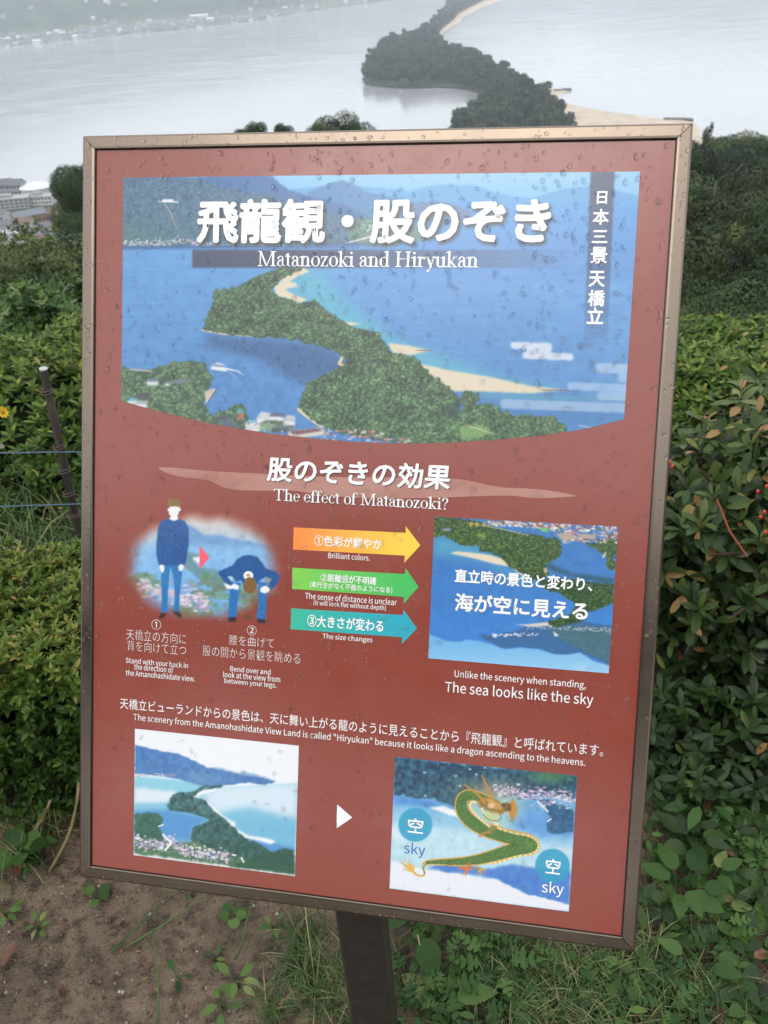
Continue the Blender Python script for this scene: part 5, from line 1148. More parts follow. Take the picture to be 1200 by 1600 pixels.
P1.poly([(450, 674), (500, 668), (508, 672), (505, 680), (470, 684), (452, 682)], (226, 220, 210), .5); P1.poly([(452, 674), (498, 669), (504, 673), (460, 680)], (128, 80, 92), .5)
for k in range(90):
    x = g.uniform(500, 640); y = g.uniform(672, 692) if x < 600 else g.uniform(684, 693); P1.disc(x, y, g.uniform(1.5, 4.5), g.uniform(1, 2.2), [(225, 222, 218), (150, 155, 170), (195, 180, 165), (95, 100, 115), (190, 120, 110)][g.integers(5)], .85, .6)
for k in range(60):
    x = g.uniform(384, 462); y = g.uniform(660, 682); P1.disc(x, y, g.uniform(.8, 1.6), g.uniform(.6, 1.2), [(60, 75, 90), (245, 245, 245), (120, 130, 140)][g.integers(3)], .7, .5)
# boat and wake
P1.poly([(351, 574), (356, 581), (330, 577), (329, 572)], (250, 250, 250), .5); P1.poly([(332, 571), (337, 566), (348, 568), (352, 573)], (225, 230, 240), .5); P1.line([(334, 570), (349, 572)], 1.2, (70, 90, 120), .8)
P1.line([(353, 576), (372, 580), (380, 586)], [2.5, 1.6, .6], (235, 240, 245), .9); P1.line([(356, 580), (372, 592)], [1, .5], (180, 205, 230), .6)
wv = (fbm2(P1.X/60, P1.Y/3.0, 3, 95)-.5)*P1.mask([(192, 392), (1000, 380), (1000, 600), (700, 560), (600, 500), (450, 430), (320, 500), (330, 560), (192, 560)], 6); P1.a += (wv*16)[..., None]
P1.line([(905, 665), (923, 668)], 1.3, (220, 228, 235), .9)
# band behind the sub-title and the vertical band, title shadow
xb = np.clip((900-P1.X)/420, 0, 1)**.8
P1.put(P1.mask([(301, 391), (900, 391), (900, 419), (301, 419)], .4)*xb, (62, 66, 92), .88)
vb_ = np.clip((545-P1.Y)/260, 0, 1)**.7
P1.put(P1.mask([(923, 262), (961, 262), (948, 560), (911, 560)], .4)*vb_, (48, 60, 92), .86)
tv, tt = text_arrays("飛龍観・股のぞき", F_CJK, .030)
tv = fit(tv, (307, 383), (859, 379), (307, 314)); tm = P1.raster(tv, tt)
sh = P1.blur(np.roll(np.roll(tm, 4, 0), 3, 1), 3.2); P1.put(np.clip(sh*1.5, 0, 1), (45, 55, 62), .78)
# white cloud bands
def cloud(cv, rows, al):
    m = np.zeros(cv.X.shape)
    for x0, x1, y0, y1 in rows:
        r = (y1-y0)/2; yc = (y0+y1)/2; sl = (cv.X-(x0+x1)/2)*.035; dx = np.maximum(np.maximum(x0+r-cv.X, cv.X-(x1-r)), 0); m = np.maximum(m, (np.hypot(dx, cv.Y-sl-yc) < r).astype(float))
    cv.put(cv.blur(m, .5), (232, 236, 250), al)
cloud(P1, [(797, 863, 535, 546), (822, 862, 543, 552), (824, 853, 546, 554), (816, 896, 551, 562)], .88)
cloud(P1, [(930, 990, 568, 584)], .5); cloud(P1, [(886, 990, 599, 611)], .45); cloud(P1, [(781, 990, 627, 642)], .5); cloud(P1, [(965, 990, 584, 598), (932, 990, 612, 626)], .42)
arc = [(192, 627), (250, 643), (330, 662), (420, 677), (520, 688), (600, 692.5), (680, 692.5), (760, 688), (840, 681), (910, 671), (975, 655)]
out1 = [(193, 280), (1000, 268), (975, 655)]+arc[::-1]+[(192, 627)]
sa = S([p[0] for p in arc], [p[1] for p in arc])
picture("printed_picture", P1, out1, 700, 372, clip=lambda U, V_: np.interp(U, sa[:, 0], sa[:, 1]), alb=.66)
spart("lettering", mesh_np("lettering", np.concatenate([tv[:, :2], (.0006+zofs(len(tv)))[:, None]], 1), [tt]), m_white)
serif("Matanozoki and Hiryukan", (402, 417.5), (748, 416.5), (402, 394))
VV = []; TT = []; nb_ = 0
for c, x, y, s_ in [("日", 940, 309, 20), ("本", 938, 339, 25), ("三", 936.5, 370, 24), ("景", 935, 399, 26), ("天", 932, 436, 25), ("橋", 931, 466, 26), ("立", 929, 493.5, 26)]:
    v, t = text_arrays(c, F_CJK, .022); w_ = s_ if c != "日" else 16; h_ = s_ if c != "三" else 20
    v = fit(v, (x-w_/2, y+h_/2), (x+w_/2, y+h_/2), (x-w_/2, y-h_/2)); v[:, 2] = .0006+zofs(len(v)); VV.append(v); TT.append(t+nb_); nb_ += len(v)
spart("lettering", mesh_np("lettering", np.concatenate(VV), [np.concatenate(TT)]), m_white)

# --- brush swoosh with the heading
RED = (152, 76, 64)
SWp = [(243, 729.5), (275, 731), (320, 735.5), (345, 737), (360, 738), (430, 741), (500, 745), (560, 745.5), (640, 746), (690, 747.5), (720, 748.5), (750, 755), (785, 762), (810, 762.5), (850, 765), (880, 770), (906, 775.5), (880, 776.5), (860, 778), (830, 778.5), (808, 775), (790, 774), (740, 775.5), (690, 777.5), (620, 779), (560, 778), (500, 773), (460, 766), (420, 767), (380, 766), (362, 765), (345, 760), (330, 751), (312, 748), (280, 745), (260, 739)]
sw_ = smooth_poly(S([p[0] for p in SWp], [p[1] for p in SWp]), 2)
import bmesh
def flat_shape(name, uv, z, mat, label=None):
    bm = bmesh.new(); f = bm.faces.new([bm.verts.new((u, -v, z)) for u, v in uv]); bmesh.ops.triangulate(bm, faces=[f]); bmesh.ops.recalc_face_normals(bm, faces=bm.faces[:])
    for f in bm.faces:
        if f.normal.z < 0: f.normal_flip()
    me = bpy.data.meshes.new(name); bm.to_mesh(me); bm.free(); return spart(name, me, mat, label=label)
m_sw, nt, b = mat_new("pale_red_print", base=(.44, .20, .155, 1), rough=.22); b.inputs["IOR"].default_value = 1.6
n1 = noise(nt, 8, 4, .6, "Object", (1, 3, 1)); r1 = ramp(nt, [(.3, (.32, .12, .09)), (.7, (.40, .21, .165))]); nt.links.new(n1.outputs[0], r1.inputs[0]); nt.links.new(r1.outputs[0], b.inputs["Base Color"])
flat_shape("brush_stroke", sw_, .00025, m_sw)
def shadowed(fn, *a, dx=1.2, dy=1.4, **k):
    """print with its printed dark offset"""
    v, t = fn(*a, **k); o = v.copy(); o[:, 0] += dx*.0006; o[:, 1] -= dy*.0006; o[:, 2] -= .00015
    spart("lettering_shadow", mesh_np("lettering_shadow", o, [t]), m_shadow)
lettering_kw = dict(font=F_CJK)
shadowed(lettering, "股のぞきの効果", (417, 752.5), (703, 765.5), (417, 713.5), font=F_CJK, off=.022, shear=.06)
shadowed(serif, "The effect of Matanozoki?", (428, 783.5), (700, 794.5), (428, 765.5), dx=.8, dy=.9)

# --- figures picture with a soft edge
P2 = Cv(186, 772, 452, 986, 1.6, (255, 255, 255)); inv = [255*(((c/ALB)*1.055**1) if False else c) for c in (0, 0, 0)]
def albedo_srgb(c):
    c = np.array(c)/.74; return np.where(c <= .0031308, c*12.92, 1.055*c**(1/2.4)-.055)*255
REDS = albedo_srgb([.228, .047, .031])
P2.a[:] = (176, 212, 240)
P2.grad([(186, 772), (452, 772), (452, 900), (186, 900)], (236, 214, 200), (150, 200, 238), (320, 800), (320, 870), 2)
P2.poly([(280, 815), (300, 822), (320, 836), (345, 836), (365, 842), (400, 848), (452, 860), (452, 870), (330, 868), (300, 870), (260, 870)], (120, 165, 215), 2, .9, 2)
P2.grad([(186, 850), (452, 856), (452, 986), (186, 986)], (150, 200, 240), (120, 180, 235), (300, 850), (300, 930), 5, .9)
P2.poly([(290, 862), (330, 868), (304, 876), (312, 886), (340, 890), (360, 905), (350, 925), (310, 905), (284, 880)], (110, 150, 160), 2, .9, 3)
P2.poly([(300, 872), (322, 868), (310, 880)], (250, 250, 250), 1)
for (cx_, cy2, rx, ry) in [(225, 910, 24, 14), (330, 915, 34, 20), (370, 935, 50, 24), (420, 950, 32, 18), (300, 955, 30, 12), (400, 930, 30, 12), (205, 925, 20, 14)]:
    for k in range(60):
        a = g.uniform(0, 6.28); r = math.sqrt(g.uniform(0, 1)); P2.disc(cx_+math.cos(a)*rx*r, cy2+math.sin(a)*ry*r, g.uniform(3, 7), g.uniform(2.5, 5), (118+g.normal()*16, 152+g.normal()*14, 120+g.normal()*12), .5, 1.5)
for k in range(220):
    t = g.uniform(0, 1); x = 215+t*110; y = 918+t*24+g.normal()*7; P2.disc(x, y, g.uniform(2, 5), g.uniform(1.5, 3), [(240, 232, 238), (200, 180, 200), (170, 160, 190), (225, 205, 205)][g.integers(4)], .7, 1.2)
P2.mott(np.ones(P2.X.shape), 12, 9, 3)
ex = np.hypot((P2.X-318)/128, (P2.Y-885)/(88+6*0)); ex = ex+ (fbm2(P2.X/25, P2.Y/25, 2, 4)-.5)*.12
fade = np.clip((ex-.72)/.30, 0, 1)**1.0; P2.put(fade*(3-2*fade)*fade if False else fade*fade*(3-2*fade), REDS)
BL, BLD = (38, 92, 158), (30, 72, 130)
def px2(x, y): return (190+x/4.615, 770+y/4.615)
def Q(*p): return [px2(x, y) for x, y in p]
P2.poly(Q((325, 500), (285, 590), (290, 720), (285, 860), (330, 865), (335, 730), (350, 530), (372, 600), (385, 730), (372, 855), (412, 860), (420, 740), (435, 600), (440, 500)), (52, 125, 190), .5)
P2.mott(P2.mask(Q((285, 500), (440, 500), (430, 860), (285, 860)), 1), 10, 4, 8)
P2.poly(Q((340, 185), (290, 200), (264, 250), (250, 380), (252, 450), (268, 525), (455, 525), (470, 470), (484, 380), (484, 260), (460, 205), (415, 188), (380, 200)), BL, .5); P2.mott(P2.mask(Q((264, 200), (480, 200), (470, 520), (262, 520)), 1), 12, 5, 3)
P2.line(Q((290, 300), (298, 430), (290, 520)), .7, BLD, .7); P2.line(Q((448, 300), (440, 430), (447, 520)), .7, BLD, .7)
P2.poly(Q((345, 110), (340, 150), (356, 168), (345, 190), (378, 203), (412, 190), (402, 168), (412, 150), (420, 100), (345, 95)), (252, 252, 252), .4)
P2.disc(*px2(340, 122), 1.6, 2.4, (252, 252, 252)); P2.disc(*px2(420, 122), 1.6, 2.4, (252, 252, 252))
P2.poly(Q((330, 100), (335, 55), (355, 35), (400, 32), (425, 60), (432, 110), (418, 100), (400, 95), (350, 98), (340, 112)), (140, 110, 55), .5); P2.mott(P2.mask(Q((330, 30), (432, 30), (432, 110), (330, 110)), 1), 10, 2, 6)
P2.poly(Q((272, 520), (300, 518), (310, 545), (303, 572), (288, 572), (276, 545)), (250, 250, 250), .4); P2.poly(Q((420, 515), (448, 518), (446, 545), (432, 565), (415, 560), (408, 535)), (250, 250, 250), .4)
P2.poly(Q((283, 868), (330, 866), (312, 895), (285, 910), (266, 900)), (80, 45, 45), .5); P2.poly(Q((372, 860), (412, 856), (432, 880), (432, 898), (410, 898), (385, 878)), (72, 42, 42), .5)
# bending figure
P2.poly(Q((790, 640), (775, 780), (768, 900), (828, 900), (838, 780), (862, 650)), (48, 120, 190), .5); P2.poly(Q((985, 640), (988, 780), (972, 910), (1038, 915), (1048, 760), (1052, 650)), (48, 120, 190), .5)
P2.mott(P2.mask(Q((770, 640), (1050, 640), (1050, 910), (770, 900)), 1), 8, 4, 9)
P2.poly(Q((805, 520), (830, 480), (880, 452), (930, 448), (980, 462), (1020, 510), (1040, 545), (1110, 570), (1145, 600), (1125, 650), (1080, 700), (1050, 680), (1085, 620), (1040, 605), (985, 640), (970, 680), (880, 660), (860, 630), (830, 640), (800, 610), (765, 600), (800, 655), (785, 672), (740, 640), (696, 580), (705, 565), (750, 545)), BL, .5)
P2.mott(P2.mask(Q((700, 450), (1140, 450), (1140, 700), (700, 700)), 1), 9, 5, 5)
P2.poly(Q((762, 604), (800, 600), (803, 642)), (190, 220, 240), .5); P2.poly(Q((1035, 612), (1080, 622), (1045, 655)), (140, 165, 160), .5)
P2.disc(*px2(915, 597), 7.6, 7, (252, 252, 252)); P2.disc(*px2(913, 594), 3.5, 2.6, (215, 190, 165)); P2.line(Q((905, 590), (922, 598)), .7, (150, 110, 80))
P2.disc(*px2(925, 668), 10.6, 13, (135, 100, 55)); P2.mott(P2.mask(Q((880, 610), (975, 610), (975, 728), (880, 728)), 1), 8, 2, 6)
P2.poly(Q((735, 650), (790, 670), (815, 652), (848, 672), (845, 700), (800, 692), (760, 690)), (252, 252, 252), .5); P2.poly(Q((1005, 680), (1040, 668), (1070, 690), (1062, 715), (1030, 726), (998, 712)), (252, 252, 252), .5)
P2.poly(Q((772, 895), (828, 895), (824, 930), (770, 932)), (62, 45, 60), .5); P2.poly(Q((975, 908), (1038, 912), (1042, 942), (985, 938)), (62, 48, 62), .5); P2.disc(*px2(912, 897), 6, 3.4, (95, 75, 55), .8)
picture("printed_picture", P2, [(190, 775), (448, 790), (446, 984), (190, 966)], 230, 190)
fs = S([312, 327.5, 312], [853, 871, 889]); flat_shape("pointer_triangle", fs, .0005, m_pink)
fs = S([527, 550.5, 526], [1256.5, 1277, 1294]); flat_shape("pointer_triangle", fs, .0005, m_white)

# --- three arrows
def arrow(pts, c0, c1):
    q = S([p[0] for p in pts], [p[1] for p in pts]); cvv = None
    bm = bmesh.new(); f = bm.faces.new([bm.verts.new((u, -v, .00025)) for u, v in q]); bmesh.ops.triangulate(bm, faces=[f])
    for f in bm.faces:
        f.normal_update()
        if f.normal.z < 0: f.normal_flip()
    me = bpy.data.meshes.new("printed_arrow"); bm.to_mesh(me); bm.free()
    m, nt, b = mat_new("arrow_print", rough=.22); b.inputs["IOR"].default_value = 1.6
    tc = N(nt, "ShaderNodeTexCoord"); sp = N(nt, "ShaderNodeSeparateXYZ"); nt.links.new(tc.outputs["Generated"], sp.inputs[0])
    n_ = noise(nt, 70, 3); r = ramp(nt, [(.1, c0), (.9, c1)]); a_ = N(nt, "ShaderNodeMath", operation='MULTIPLY_ADD'); a_.inputs[1].default_value = .12
    nt.links.new(n_.outputs[0], a_.inputs[0]); nt.links.new(sp.outputs[0], a_.inputs[2]); nt.links.new(a_.outputs[0], r.inputs[0]); nt.links.new(r.outputs[0], b.inputs["Base Color"])
    spart("printed_arrow", me, m)
arrow([(459, 824), (634, 832.5), (634, 822), (657, 852), (632, 879), (632.5, 868), (458, 858.5)], srgb(232, 132, 62), srgb(232, 192, 70))
arrow([(457, 887), (633, 897), (633.5, 887.5), (654, 917), (631, 943), (631, 932.5), (456.5, 920)], srgb(120, 192, 80), srgb(70, 178, 92))
arrow([(455.5, 950.5), (630, 961), (630.5, 952.5), (651.5, 982), (628, 1006), (628.5, 995.5), (454, 983)], srgb(58, 172, 148), srgb(48, 158, 176))
J = F_CJK; L = F_SANS
for a in [("①色彩が鮮やか", (491, 853.5), (597, 857.5), (491, 837), J, .014), ("Brilliant colors.", (513, 872), (578, 876), (513, 863), L, .003), ("②距離感が不明確", (501, 909), (588, 913.5), (501, 896.5), J, .014),
          ("(奥行きがなく平面のようになる)", (484, 920.5), (613, 926), (484, 910), J, .008), ("The sense of distance is unclear", (477, 937), (620, 944), (477, 927), L, .003), ("(it will look flat without depth)", (490, 949), (603, 953.5), (490, 939), L, .003),
          ("③大きさが変わる", (480, 981), (599, 985.5), (480, 962), J, .016), ("The size changes", (504, 1000), (582, 1005.5), (504, 989.5), L, .003),
          ("①", (237, 983), (252, 984), (237, 967.5), J, 0), ("②", (386, 992), (401, 993), (386, 976.5), J, 0),
          ("天橋立の方向に", (198, 1001), (291, 1004.5), (198, 984.5), J, -.006), ("背を向けて立つ", (199, 1018), (291, 1022), (199, 1002), J, -.006),
          ("Stand with your back in", (197, 1038.5), (294, 1045.5), (197, 1027.5), L, .003), ("the direction of", (210, 1046.5), (271, 1050.5), (210, 1037), L, .003), ("the Amanohashidate view.", (197, 1056), (305, 1064), (197, 1046.5), L, .003),
          ("腰を曲げて", (358, 1008), (428, 1011.5), (358, 993), J, -.006), ("股の間から景観を眺める", (317, 1026), (469, 1035.5), (317, 1009.5), J, -.006),
          ("Bend over and", (360, 1049), (423, 1053.5), (360, 1040.5), L, .003), ("look at the view from", (349, 1058), (438, 1065.5), (349, 1048.5), L, .003), ("between your legs.", (351, 1069.5), (432, 1076.5), (351, 1059), L, .003),
          ("Unlike the scenery when standing,", (710, 1060.5), (915, 1079), (710, 1046), L, .003), ("The sea looks like the sky", (695, 1085.5), (926, 1106.5), (695, 1063.5), L, .003),
          ("天橋立ビューランドからの景色は、天に舞い上がる龍のように見えることから『飛龍観』と呼ばれています。", (188, 1107), (942, 1182), (188, 1090), J, 0),
          ("The scenery from the Amanohashidate View Land is called \"Hiryukan\" because it looks like a dragon ascending to the heavens.", (209, 1128.5), (914, 1199), (209, 1115), L, .003)]:
    lettering(a[0], a[1], a[2], a[3], a[4], a[5], z=.0006)

# --- upside-down view print
P3 = Cv(664, 800, 972, 1060, 1.4, (84, 148, 215))
def q3(*p): return [(660+x/3.87, 800+y/3.87) for x, y in p]
gt = np.clip((P3.Y-840)/150, 0, 1)[..., None]; P3.a = np.array([66, 128, 196.])*(1-gt)+np.array([74, 140, 218.])*gt; P3.mott(np.ones(P3.X.shape), 6, 8, 3)
P3.poly(q3((60, 130), (380, 215), (500, 330), (700, 440), (560, 420), (380, 300), (60, 260)), (95, 180, 205), 7, .7)
P3.grad(q3((30, 735), (150, 780), (230, 785), (270, 772), (350, 780), (420, 800), (500, 830), (600, 820), (700, 830), (800, 860), (860, 862), (960, 850), (1030, 900), (1140, 930), (1130, 990), (30, 990)), (122, 190, 240), (160, 214, 246), (800, 1000), (800, 1050), .6)
P3.poly(q3((330, 740), (420, 745), (560, 720), (640, 690), (760, 660), (900, 650), (1150, 690), (1140, 925), (1030, 880), (960, 850), (860, 860), (800, 855), (700, 825), (600, 815), (500, 825), (420, 790)), (68, 115, 165), 1, 1, 2)
P3.poly(q3((760, 680), (1140, 700), (1135, 920), (1000, 850), (850, 780), (780, 730)), (80, 120, 130), 2, .9, 2); P3.mott(P3.mask(q3((760, 680), (1140, 700), (1135, 920), (850, 780)), 1), 14, 3, 6)
P3.poly(q3((560, 680), (640, 678), (760, 665), (840, 640), (900, 640), (860, 665), (780, 690), (640, 690)), (225, 220, 205), .6)
for k in range(160):
    t = g.uniform(0, 1); P3.disc(660+(620+520*t)/3.87, 800+(690+25*t+g.normal()*8)/3.87, g.uniform(.7, 1.6), .6, [(235, 236, 240), (180, 185, 200)][g.integers(2)], .8, .5)
for k in range(60): P3.disc(660+g.uniform(420, 700)/3.87, 800+(742+g.normal()*5)/3.87, g.uniform(.8, 2.4), .8, (228, 234, 245), .8, .5)
P3.poly(q3((430, 738), (450, 738), (450, 758), (430, 755)), (245, 245, 248), .5); P3.poly(q3((790, 720), (828, 748), (800, 752)), (240, 240, 244), .5)
P3.poly(q3((745, 300), (760, 345), (900, 390), (1000, 410), (1160, 440), (1155, 400), (900, 370)), (45, 85, 90), 3, .8)
P3.poly(q3((170, 250), (200, 238), (300, 245), (420, 262), (500, 290), (520, 330), (440, 315), (330, 285), (230, 262)), SAND, .7); P3.poly(q3((550, 345), (600, 350), (640, 385), (600, 385)), SAND, .7)
F3 = q3((72, 30), (300, 55), (460, 105), (700, 150), (830, 170), (840, 240), (800, 280), (745, 310), (730, 350), (760, 372), (740, 400), (660, 410), (600, 370), (520, 320), (480, 280), (420, 240), (360, 240), (330, 200), (240, 200), (170, 165), (130, 140), (68, 150))
P3.poly(F3, (56, 84, 50), .8, 1, 1.5); P3.crowns(F3, 520, 2.6, 4.6, (50, 82, 46), (118, 150, 72), 3, -1)
F4 = q3((700, 420), (760, 400), (900, 410), (1155, 445), (1150, 545), (1080, 580), (1010, 600), (960, 660), (820, 690), (770, 685), (760, 665), (900, 620), (940, 560), (850, 500), (760, 470))
P3.poly(F4, (54, 82, 54), .8, 1, 1.5); P3.crowns(F4, 300, 2.2, 3.8, (50, 80, 52), (108, 142, 78), 4, -1)
F5 = q3((990, 190), (1060, 180), (1175, 130), (1170, 350), (1130, 340), (1110, 270), (1090, 240), (1050, 215)); P3.crowns(F5, 120, 2.6, 4.4, (52, 84, 48), (118, 150, 74), 5, -1)
P3.poly(q3((1085, 270), (1108, 240), (1112, 248), (1098, 278)), SAND, .5); P3.poly(q3((735, 335), (755, 345), (750, 372), (735, 362)), (225, 190, 140), .6)
for k in range(420):
    x = g.uniform(400, 1178); lim = 60+(x-400)*.13 if x < 850 else 185; y = g.uniform(35+x*.045, max(lim, 60+x*.045)); c = [(236, 236, 238), (205, 190, 182), (150, 160, 180), (196, 110, 96), (120, 90, 84), (90, 110, 90), (222, 205, 185), (110, 160, 205)][g.integers(8)]
    a = px = 660+x/3.87; P3.disc(a, 800+y/3.87, g.uniform(1.4, 4.2), g.uniform(.9, 2.2), c, .9, .5, .25)
P3.poly(q3((705, 95), (750, 95), (765, 120), (720, 118)), (120, 200, 110), .5); P3.poly(q3((800, 130), (900, 120), (940, 165), (850, 175)), (205, 175, 150), .6, .8); P3.poly(q3((930, 130), (1050, 135), (1040, 165), (950, 160)), (205, 170, 150), .6, .8)
P3.line(q3((280, 68), (460, 98), (640, 140)), 1.3, (190, 195, 180), .7)
for x in (292, 330, 372): P3.disc(660+x/3.87, 800+75/3.87, 2.6, 4, (198, 170, 60), .9, 1)
P3.poly(q3((325, 130), (385, 130), (380, 165), (330, 150)), (130, 165, 70), 1, .8); P3.poly(q3((115, 100), (175, 98), (165, 115), (125, 115)), (150, 160, 180), .6)
P3.poly(q3((900, 930), (990, 925), (1010, 950), (920, 955)), (190, 222, 246), 4, .8)
picture("printed_picture", P3, [(679, 809), (965, 823), (951, 1052), (670, 1028)], 250, 200)
for a in [("直立時の景色と変わり、", (710, 911), (925, 923), (710, 889.5), J, .022), ("海が空に見える", (710, 955.5), (918, 968.5), (710, 927), J, .024)]: lettering(a[0], a[1], a[2], a[3], a[4], a[5])

# --- watercolour view print
P4 = Cv(206, 1130, 472, 1372, 1.5, (246, 248, 253))
def q4(*p): return [(200+x/4.286, 1130+y/4.286) for x, y in p]
P4.grad(q4((40, 350), (460, 390), (640, 430), (1140, 400), (1120, 860), (40, 860)), (150, 212, 232), (120, 190, 222), (300, 1215), (300, 1290), 1.5)
P4.poly(q4((40, 430), (320, 455), (300, 500), (260, 530), (40, 530)), (238, 242, 248), 3, .9, 2); P4.poly(q4((620, 420), (1140, 400), (1130, 640), (800, 560), (600, 600), (480, 490)), (232, 242, 250), 5, .85, 3)
P4.poly(q4((40, 590), (260, 580), (450, 620), (540, 650), (430, 700), (420, 780), (40, 780)), (78, 148, 212), 3, .9, 3); P4.poly(q4((780, 760), (900, 790), (1110, 830), (1110, 880), (960, 870)), (84, 150, 216), 2, .9, 2)
P4.poly(q4((560, 300), (620, 295), (700, 325), (800, 330), (900, 355), (990, 385), (900, 400), (560, 360)), (135, 178, 215), 1, .9, 2)
P4.poly(q4((48, 143), (120, 160), (240, 190), (330, 200), (400, 230), (520, 290), (640, 320), (760, 345), (900, 365), (990, 390), (960, 405), (880, 410), (800, 395), (700, 410), (600, 420), (480, 415), (360, 380), (200, 350), (46, 340)), (74, 128, 190), .7, 1, 1.5)
P4.mott(P4.mask(q4((48, 143), (330, 200), (640, 320), (990, 390), (600, 415), (48, 340)), 1), 18, 7, 3); P4.put(P4.mask(q4((380, 330), (620, 340), (640, 420), (380, 390)), 6), (140, 180, 205), .4)
for k in range(70): P4.disc(200+g.uniform(50, 330)/4.286, 1130+(348+g.normal()*6)/4.286, g.uniform(.6, 1.6), .7, [(245, 245, 248), (170, 140, 130)][g.integers(2)], .7, .5)
P4.poly(q4((430, 480), (470, 455), (640, 430), (560, 460), (490, 480), (450, 505), (520, 510), (640, 620), (700, 660), (715, 650), (720, 700), (800, 750), (930, 770), (990, 790), (960, 810), (850, 780), (740, 760), (650, 690), (560, 600), (430, 520)), (250, 252, 254), 1)
SP = q4((340, 462), (440, 455), (500, 420), (620, 412), (640, 425), (520, 440), (460, 465), (440, 495), (520, 520), (580, 590), (650, 640), (700, 690), (740, 730), (790, 770), (860, 800), (940, 850), (980, 862), (1040, 835), (1110, 850), (1115, 1010), (900, 980), (700, 960), (640, 940), (520, 830), (450, 800), (418, 775), (430, 700), (540, 655), (545, 640), (400, 600), (280, 585), (258, 560), (270, 520), (300, 480))
P4.poly(SP, (52, 104, 104), .7, 1, 2.5, 5)
spm = P4.mask(SP, 1.5); P4.a -= (np.clip(fbm2(P4.X/5, P4.Y/5, 3, 17)-.45, -.5, .5)*2*60*spm)[..., None]*np.array([.8, 1, .9]); P4.put(spm*np.clip((P4.Y-1270)/60, 0, 1), (44, 92, 70), .45)
LL = q4((45, 610), (120, 600), (200, 605), (240, 640), (210, 700), (250, 760), (290, 800), (200, 810), (100, 770), (44, 760)); P4.poly(LL, (50, 104, 84), .7, 1, 2.5, 8); P4.mott(P4.mask(LL, 1), 26, 5, 4)
P4.poly(q4((42, 770), (160, 770), (300, 800), (460, 790), (600, 860), (700, 900), (1115, 960), (1115, 1010), (640, 950), (300, 905), (42, 875)), (84, 124, 92), 1, 1, 2); P4.mott(P4.mask(q4((42, 770), (1115, 940), (1115, 1010), (42, 875)), 1), 26, 4, 5)
P4.poly(q4((900, 870), (1110, 850), (1115, 1005), (700, 960)), (38, 84, 66), 2, .8, 2)
for k in range(420):
    t = g.uniform(0, 1); x = 50+t*630; y = 790+t*110+g.normal()*22-(40 if .3 < t < .45 else 0); P4.disc(200+x/4.286, 1130+y/4.286, g.uniform(1, 3.4), g.uniform(.8, 2.2), [(242, 240, 246), (192, 180, 206), (140, 142, 172), (226, 190, 196), (88, 100, 132), (246, 246, 250)][g.integers(6)], .8, .6)
P4.line(q4((235, 745), (290, 800), (250, 850)), 3.4, (244, 244, 248), .9); P4.line(q4((205, 690), (235, 680)), 2, (248, 248, 250), .9); P4.line(q4((760, 900), (775, 930)), 2.4, (248, 248, 250), .9); P4.line(q4((700, 880), (720, 885)), 3, (248, 248, 250), .9)
picture("printed_picture", P4, [(211, 1139), (467, 1165), (461, 1366), (210, 1336)], 210, 172)

# --- dragon watercolour print
P5 = Cv(604, 1176, 908, 1428, 1.6, (120, 190, 225))
def q5(*p): return [(600+x/3.871, 1180+y/3.871) for x, y in p]
P5.grad(q5((30, 240), (1160, 240), (1140, 940), (30, 940)), (104, 178, 222), (190, 226, 238), (700, 1240), (690, 1330), 2)
P5.poly(q5((40, 400), (560, 470), (740, 560), (500, 600), (260, 620), (40, 560)), (198, 230, 240), 8, .9); P5.poly(q5((45, 420), (100, 420), (90, 500), (44, 520)), (230, 240, 246), 3, .8)
P5.poly(q5((60, 245), (200, 262), (400, 300), (440, 350), (300, 330), (180, 300), (60, 300)), (70, 140, 215), 3, .8, 2); P5.poly(q5((750, 360), (860, 320), (980, 340), (1150, 400), (1140, 500), (950, 500), (780, 430)), (96, 156, 224), 5, .8, 2)
P5.poly(q5((270, 318), (360, 305), (460, 345), (480, 385), (360, 350)), (246, 248, 252), 1, 1, 1)
P5.poly(q5((260, 680), (420, 640), (620, 690), (760, 660), (900, 680), (1128, 700), (1120, 905), (900, 860), (700, 760), (560, 720), (400, 710)), (62, 122, 208), 2, .9, 2)
P5.mott(np.ones(P5.X.shape), 14, 9, 5)
P5.poly(q5((44, 636), (120, 660), (250, 690), (420, 715), (520, 725), (590, 745), (680, 750), (760, 790), (860, 840), (940, 855), (1120, 905), (1118, 942), (34, 800)), (240, 243, 250), .8, 1, 1.5)
P5.poly(q5((930, 545), (1150, 560), (1150, 610), (1000, 590)), (225, 238, 246), 4, .6)
TR = q5((64, 8), (1168, 122), (1160, 260), (1050, 250), (900, 240), (700, 250), (560, 280), (430, 310), (300, 262), (180, 262), (110, 240), (56, 245))
P5.poly(TR, (34, 84, 112), 1, 1, 3, 4); tm5 = P5.mask(TR, 2); P5.a -= (np.clip(fbm2(P5.X/6, P5.Y/6, 4, 27)-.48, -.5, .5)*2*62*tm5)[..., None]*np.array([.7, 1, .9])
P5.put(tm5*np.exp(-((P5.X-860)/34)**2-((P5.Y-1212)/12)**2), (90, 150, 80), .7); P5.put(np.exp(-((P5.X-765)/55)**2-((P5.Y-1235)/20)**2), (170, 160, 120), .6)
P5.poly(q5((940, 270), (990, 265), (1060, 300), (1150, 330), (1145, 460), (1060, 475), (985, 460), (980, 420), (1010, 380), (980, 340)), (40, 96, 136), 1, 1, 2.5); P5.mott(P5.mask(q5((980, 270), (1150, 300), (1145, 460), (985, 460)), 1), 26, 5, 8)
